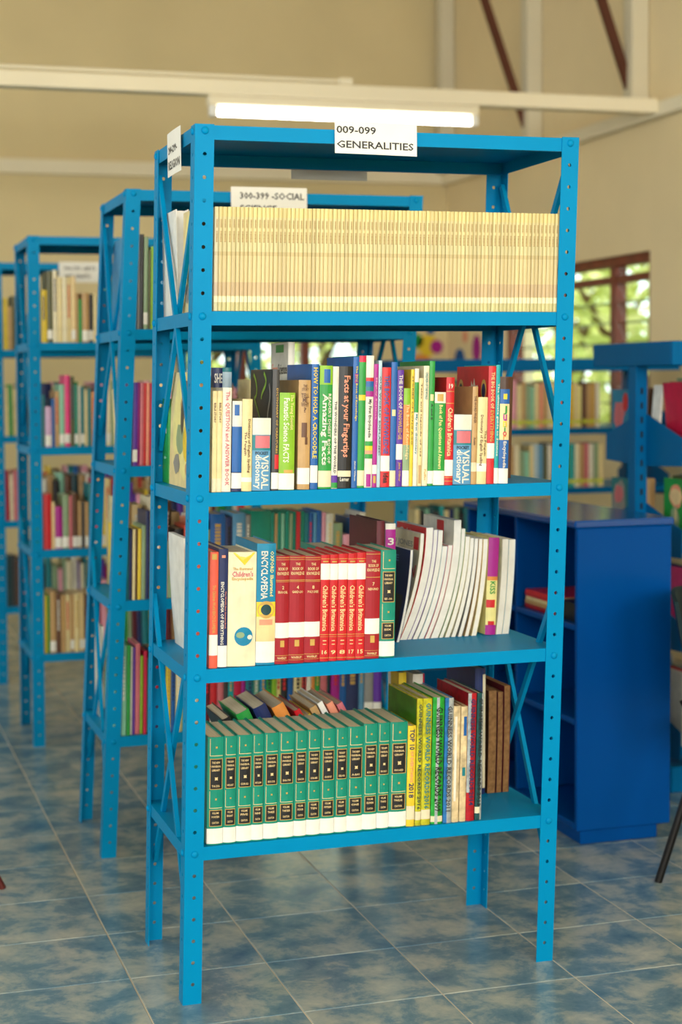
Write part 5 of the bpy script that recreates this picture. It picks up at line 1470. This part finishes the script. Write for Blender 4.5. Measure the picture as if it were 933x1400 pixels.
for zf, sd in ((1.178, 51), (.902, 52)):
    xx = 1.80
    for c, w, h in mixed(19, sd, PAL_MIX):
        if xx + w / 1000 < 2.195:
            REST.append((xx, FS[2] + .024, zf, w / 1000, h, .15, c))
        xx += w / 1000 + .0015
# front facing picture books at the ends of that stack
picture_book(2.034, NS[2] + .040, .8465, .012, .215, .17, 'green', 'green book with a pale smiling figure on its cover behind the cabinet', 0, [(.5, .72, .24, .15, 'salmon'), (.5, .72, .20, .12, 'palegold'), (.45, .28, .18, .24, 'sage'), (.5, .42, .04, .10, 'cream')])
picture_book(2.015, NS[3] - .165, 1.155, .012, .21, .135, 'tealblue', 'blue and pink covered book on the rear face of the stack', .02, [(.4, .55, .26, .22, 'rose'), (.5, .25, .34, .14, 'rose'), (.75, .78, .12, .14, 'red'), (.75, .45, .1, .1, 'tealblue')])
picture_book(2.035, NS[3] - .255, 1.155, .030, .215, .13, 'brown', 'brown bound book beside the blue and pink one', 0, [])
picture_book(2.015, NS[3] - .165, .846, .012, .20, .135, 'teal', 'teal book with a pink badge on the rear face of the stack', .02, [(.45, .55, .32, .36, 'grey'), (.4, .7, .22, .14, 'rose')])
picture_book(2.035, NS[3] - .255, .846, .034, .205, .13, 'tan', 'tan book beside the teal badge book', 0, [])

# the hidden remainder of the rack rows, one merged object
GROUPS = {}
mb = MB()
cols = []
for (x, y, z, w, h, d, c) in REST:
    if c not in cols:
        cols.append(c)
    cv, pg = book_mesh(w, h, d)
    mb.add([(a + x, b + y, q + z + .0005) for a, b, q in cv.v], cv.f, cols.index(c))
    mb.add([(a + x, b + y, q + z + .0005) for a, b, q in pg.v], pg.f, 60)
idx = len(cols)
mb.mi = [idx if m == 60 else m for m in mb.mi]
o = mb.build('book_rows', [cover(c) for c in cols] + [M_PAGES], fix=False)
tag(o, 'mixed rows of books farther along the rear racks', 'books')
o['kind'] = 'stuff'

# ================================================================== BLUE WOODEN CABINET
CX0, CX1, CY0, CY1, CZ = 1.392, 1.705, .872, 1.76, .987
cab = empty('cabinet', ((CX0 + CX1) / 2, (CY0 + CY1) / 2, 0))
tag(cab, 'low dark blue wooden bookcase with open side shelves', 'cabinet')
ax, ay = (CX0 + CX1) / 2, (CY0 + CY1) / 2
def cpart(name, x0, x1, y0, y1, z0, z1, b=.003):
    return MB().bbox(x0 - ax, x1 - ax, y0 - ay, y1 - ay, z0, z1, b).build(name, M_CABTOP if name == 'top' else M_CAB, cab)
cpart('plinth', CX0 + .02, CX1 - .035, CY0 + .018, CY1 - .02, 0, .046)
cpart('bottom_panel', CX0, CX1, CY0 + .02, CY1 - .02, .046, .066)
cpart('end_panel', CX0, CX1, CY0, CY0 + .02, .046, CZ - .024)
cpart('end_panel', CX0, CX1, CY1 - .02, CY1, .046, CZ - .024)
cpart('divider', CX0 + .004, CX1 - .004, 1.335, 1.353, .066, CZ - .024)
cpart('back_panel', CX1 - .06, CX1 - .05, CY0 + .02, 1.335, .066, CZ - .024, .001)
cpart('back_panel', CX1 - .06, CX1 - .05, 1.353, CY1 - .02, .066, CZ - .024, .001)
for z in (.385, .672):
    cpart('shelf', CX0, CX1 - .06, CY0 + .02, 1.335, z - .018, z)
    cpart('shelf', CX0, CX1 - .06, 1.353, CY1 - .02, z - .018, z)
cpart('top', CX0 - .012, CX1 + .006, CY0 - .008, CY1 + .008, CZ - .024, CZ, .005)
# books lying flat on its middle shelf
zz = .673
for k, (w, d, h, c, yy, lb) in enumerate([(.20, .26, .014, 'darkred', 1.17, 'dark red book at the bottom of the flat pile in the cabinet'), (.19, .25, .012, 'tan', 1.175, 'tan book in the middle of the flat pile in the cabinet'),
                                          (.19, .25, .010, 'cream', 1.17, 'cream book in the flat pile under the bright red one'), (.185, .24, .022, 'red', 1.175, 'bright red book on top of the flat pile in the cabinet')]):
    root = empty('book', (CX0 + .015, yy, zz))
    tag(root, lb, 'book', 'books lying flat in the cabinet')
    cv, pg = book_mesh(h, d, w)
    sw = lambda q: (q[1] + .004, q[2] - d / 2, q[0])
    MB().add([sw(v) for v in cv.v], cv.f).build('cover', cover(c), root)
    MB().add([sw(v) for v in pg.v], pg.f).build('pages', M_PAGES, root)
    zz += h + .0008
for k, (yy, c, lb, h) in enumerate([(.905, 'black', 'black book lying at the near end of the cabinet shelf', .055)]):
    root = empty('book', (CX0 + .02, .975, .673))
    tag(root, 'thick black book lying at the near end of the cabinet shelf', 'book', 'books lying flat in the cabinet')
    cv, pg = book_mesh(h, .15, .17)
    sw = lambda q: (q[1] + .004, q[2] - .075, q[0])
    MB().add([sw(v) for v in cv.v], cv.f).build('cover', cover('black'), root)
    MB().add([sw(v) for v in pg.v], pg.f).build('pages', M_PAGES, root)

# ================================================================== CHAIRS AT THE EDGES
def chair(label, loc, rz, seat_mat, leg_mat, splay=.07):
    """moulded shell chair on four splayed steel legs; faces +Y locally"""
    root = empty('chair', loc, (0, 0, rz))
    tag(root, label, 'chair')
    s = MB()
    s.bbox(-.21, .21, -.20, .21, .43, .455, .01)
    smooth(s.build('seat', seat_mat, root))
    b = MB()
    n, m = 8, 8
    vs, fs = [], []
    for side in (0, 1):
        for i in range(n + 1):
            for j in range(m + 1):
                u = -1 + 2 * i / n; v = j / m
                wd = .205 * (1 - .18 * v * v)
                vs.append((u * wd, -.20 - .07 * v + .035 * u * u - .012 * side, .47 + .33 * v - .02 * u * u * v))
    q = (n + 1) * (m + 1)
    for i in range(n):
        for j in range(m):
            a = i * (m + 1) + j
            fs += [(a, a + 1, a + m + 2, a + m + 1), (q + a, q + a + m + 1, q + a + m + 2, q + a + 1)]
    for i in range(n):
        for j in (0, m):
            a = i * (m + 1) + j; c = a + m + 1
            fs.append((a, c, q + c, q + a))
    for j in range(m):
        for i in (0, n):
            a = i * (m + 1) + j; c = a + 1
            fs.append((a, c, q + c, q + a))
    b.add(vs, fs)
    smooth(b.build('backrest', seat_mat, root))
    for sx in (-1, 1):
        MB().bar((sx * .16, -.19, .44), (sx * .15, -.225, .50), .03, .014, (1, 0, 0)).build('back_support', leg_mat, root)
        for sy in (-1, 1):
            smooth(MB().tube((sx * .16, sy * .15, .435), (sx * (.16 + splay * .8), sy * (.15 + splay), 0.0), .011, .011, 12).build('leg', leg_mat, root))
    return root
chair('dark teal shell chair with black legs beside the blue cabinet', (1.825, .500, 0), math.radians(-130), mat((.006, .022, .026), .45, 0, .15), mat((.004, .004, .005), .35, 0, .25), .12)
chair('dark red chair whose foot shows beside the racks', (-.722, 1.010, 0), math.radians(-45), mat('maroon', .5), mat((.10, .012, .010), .4), .16)
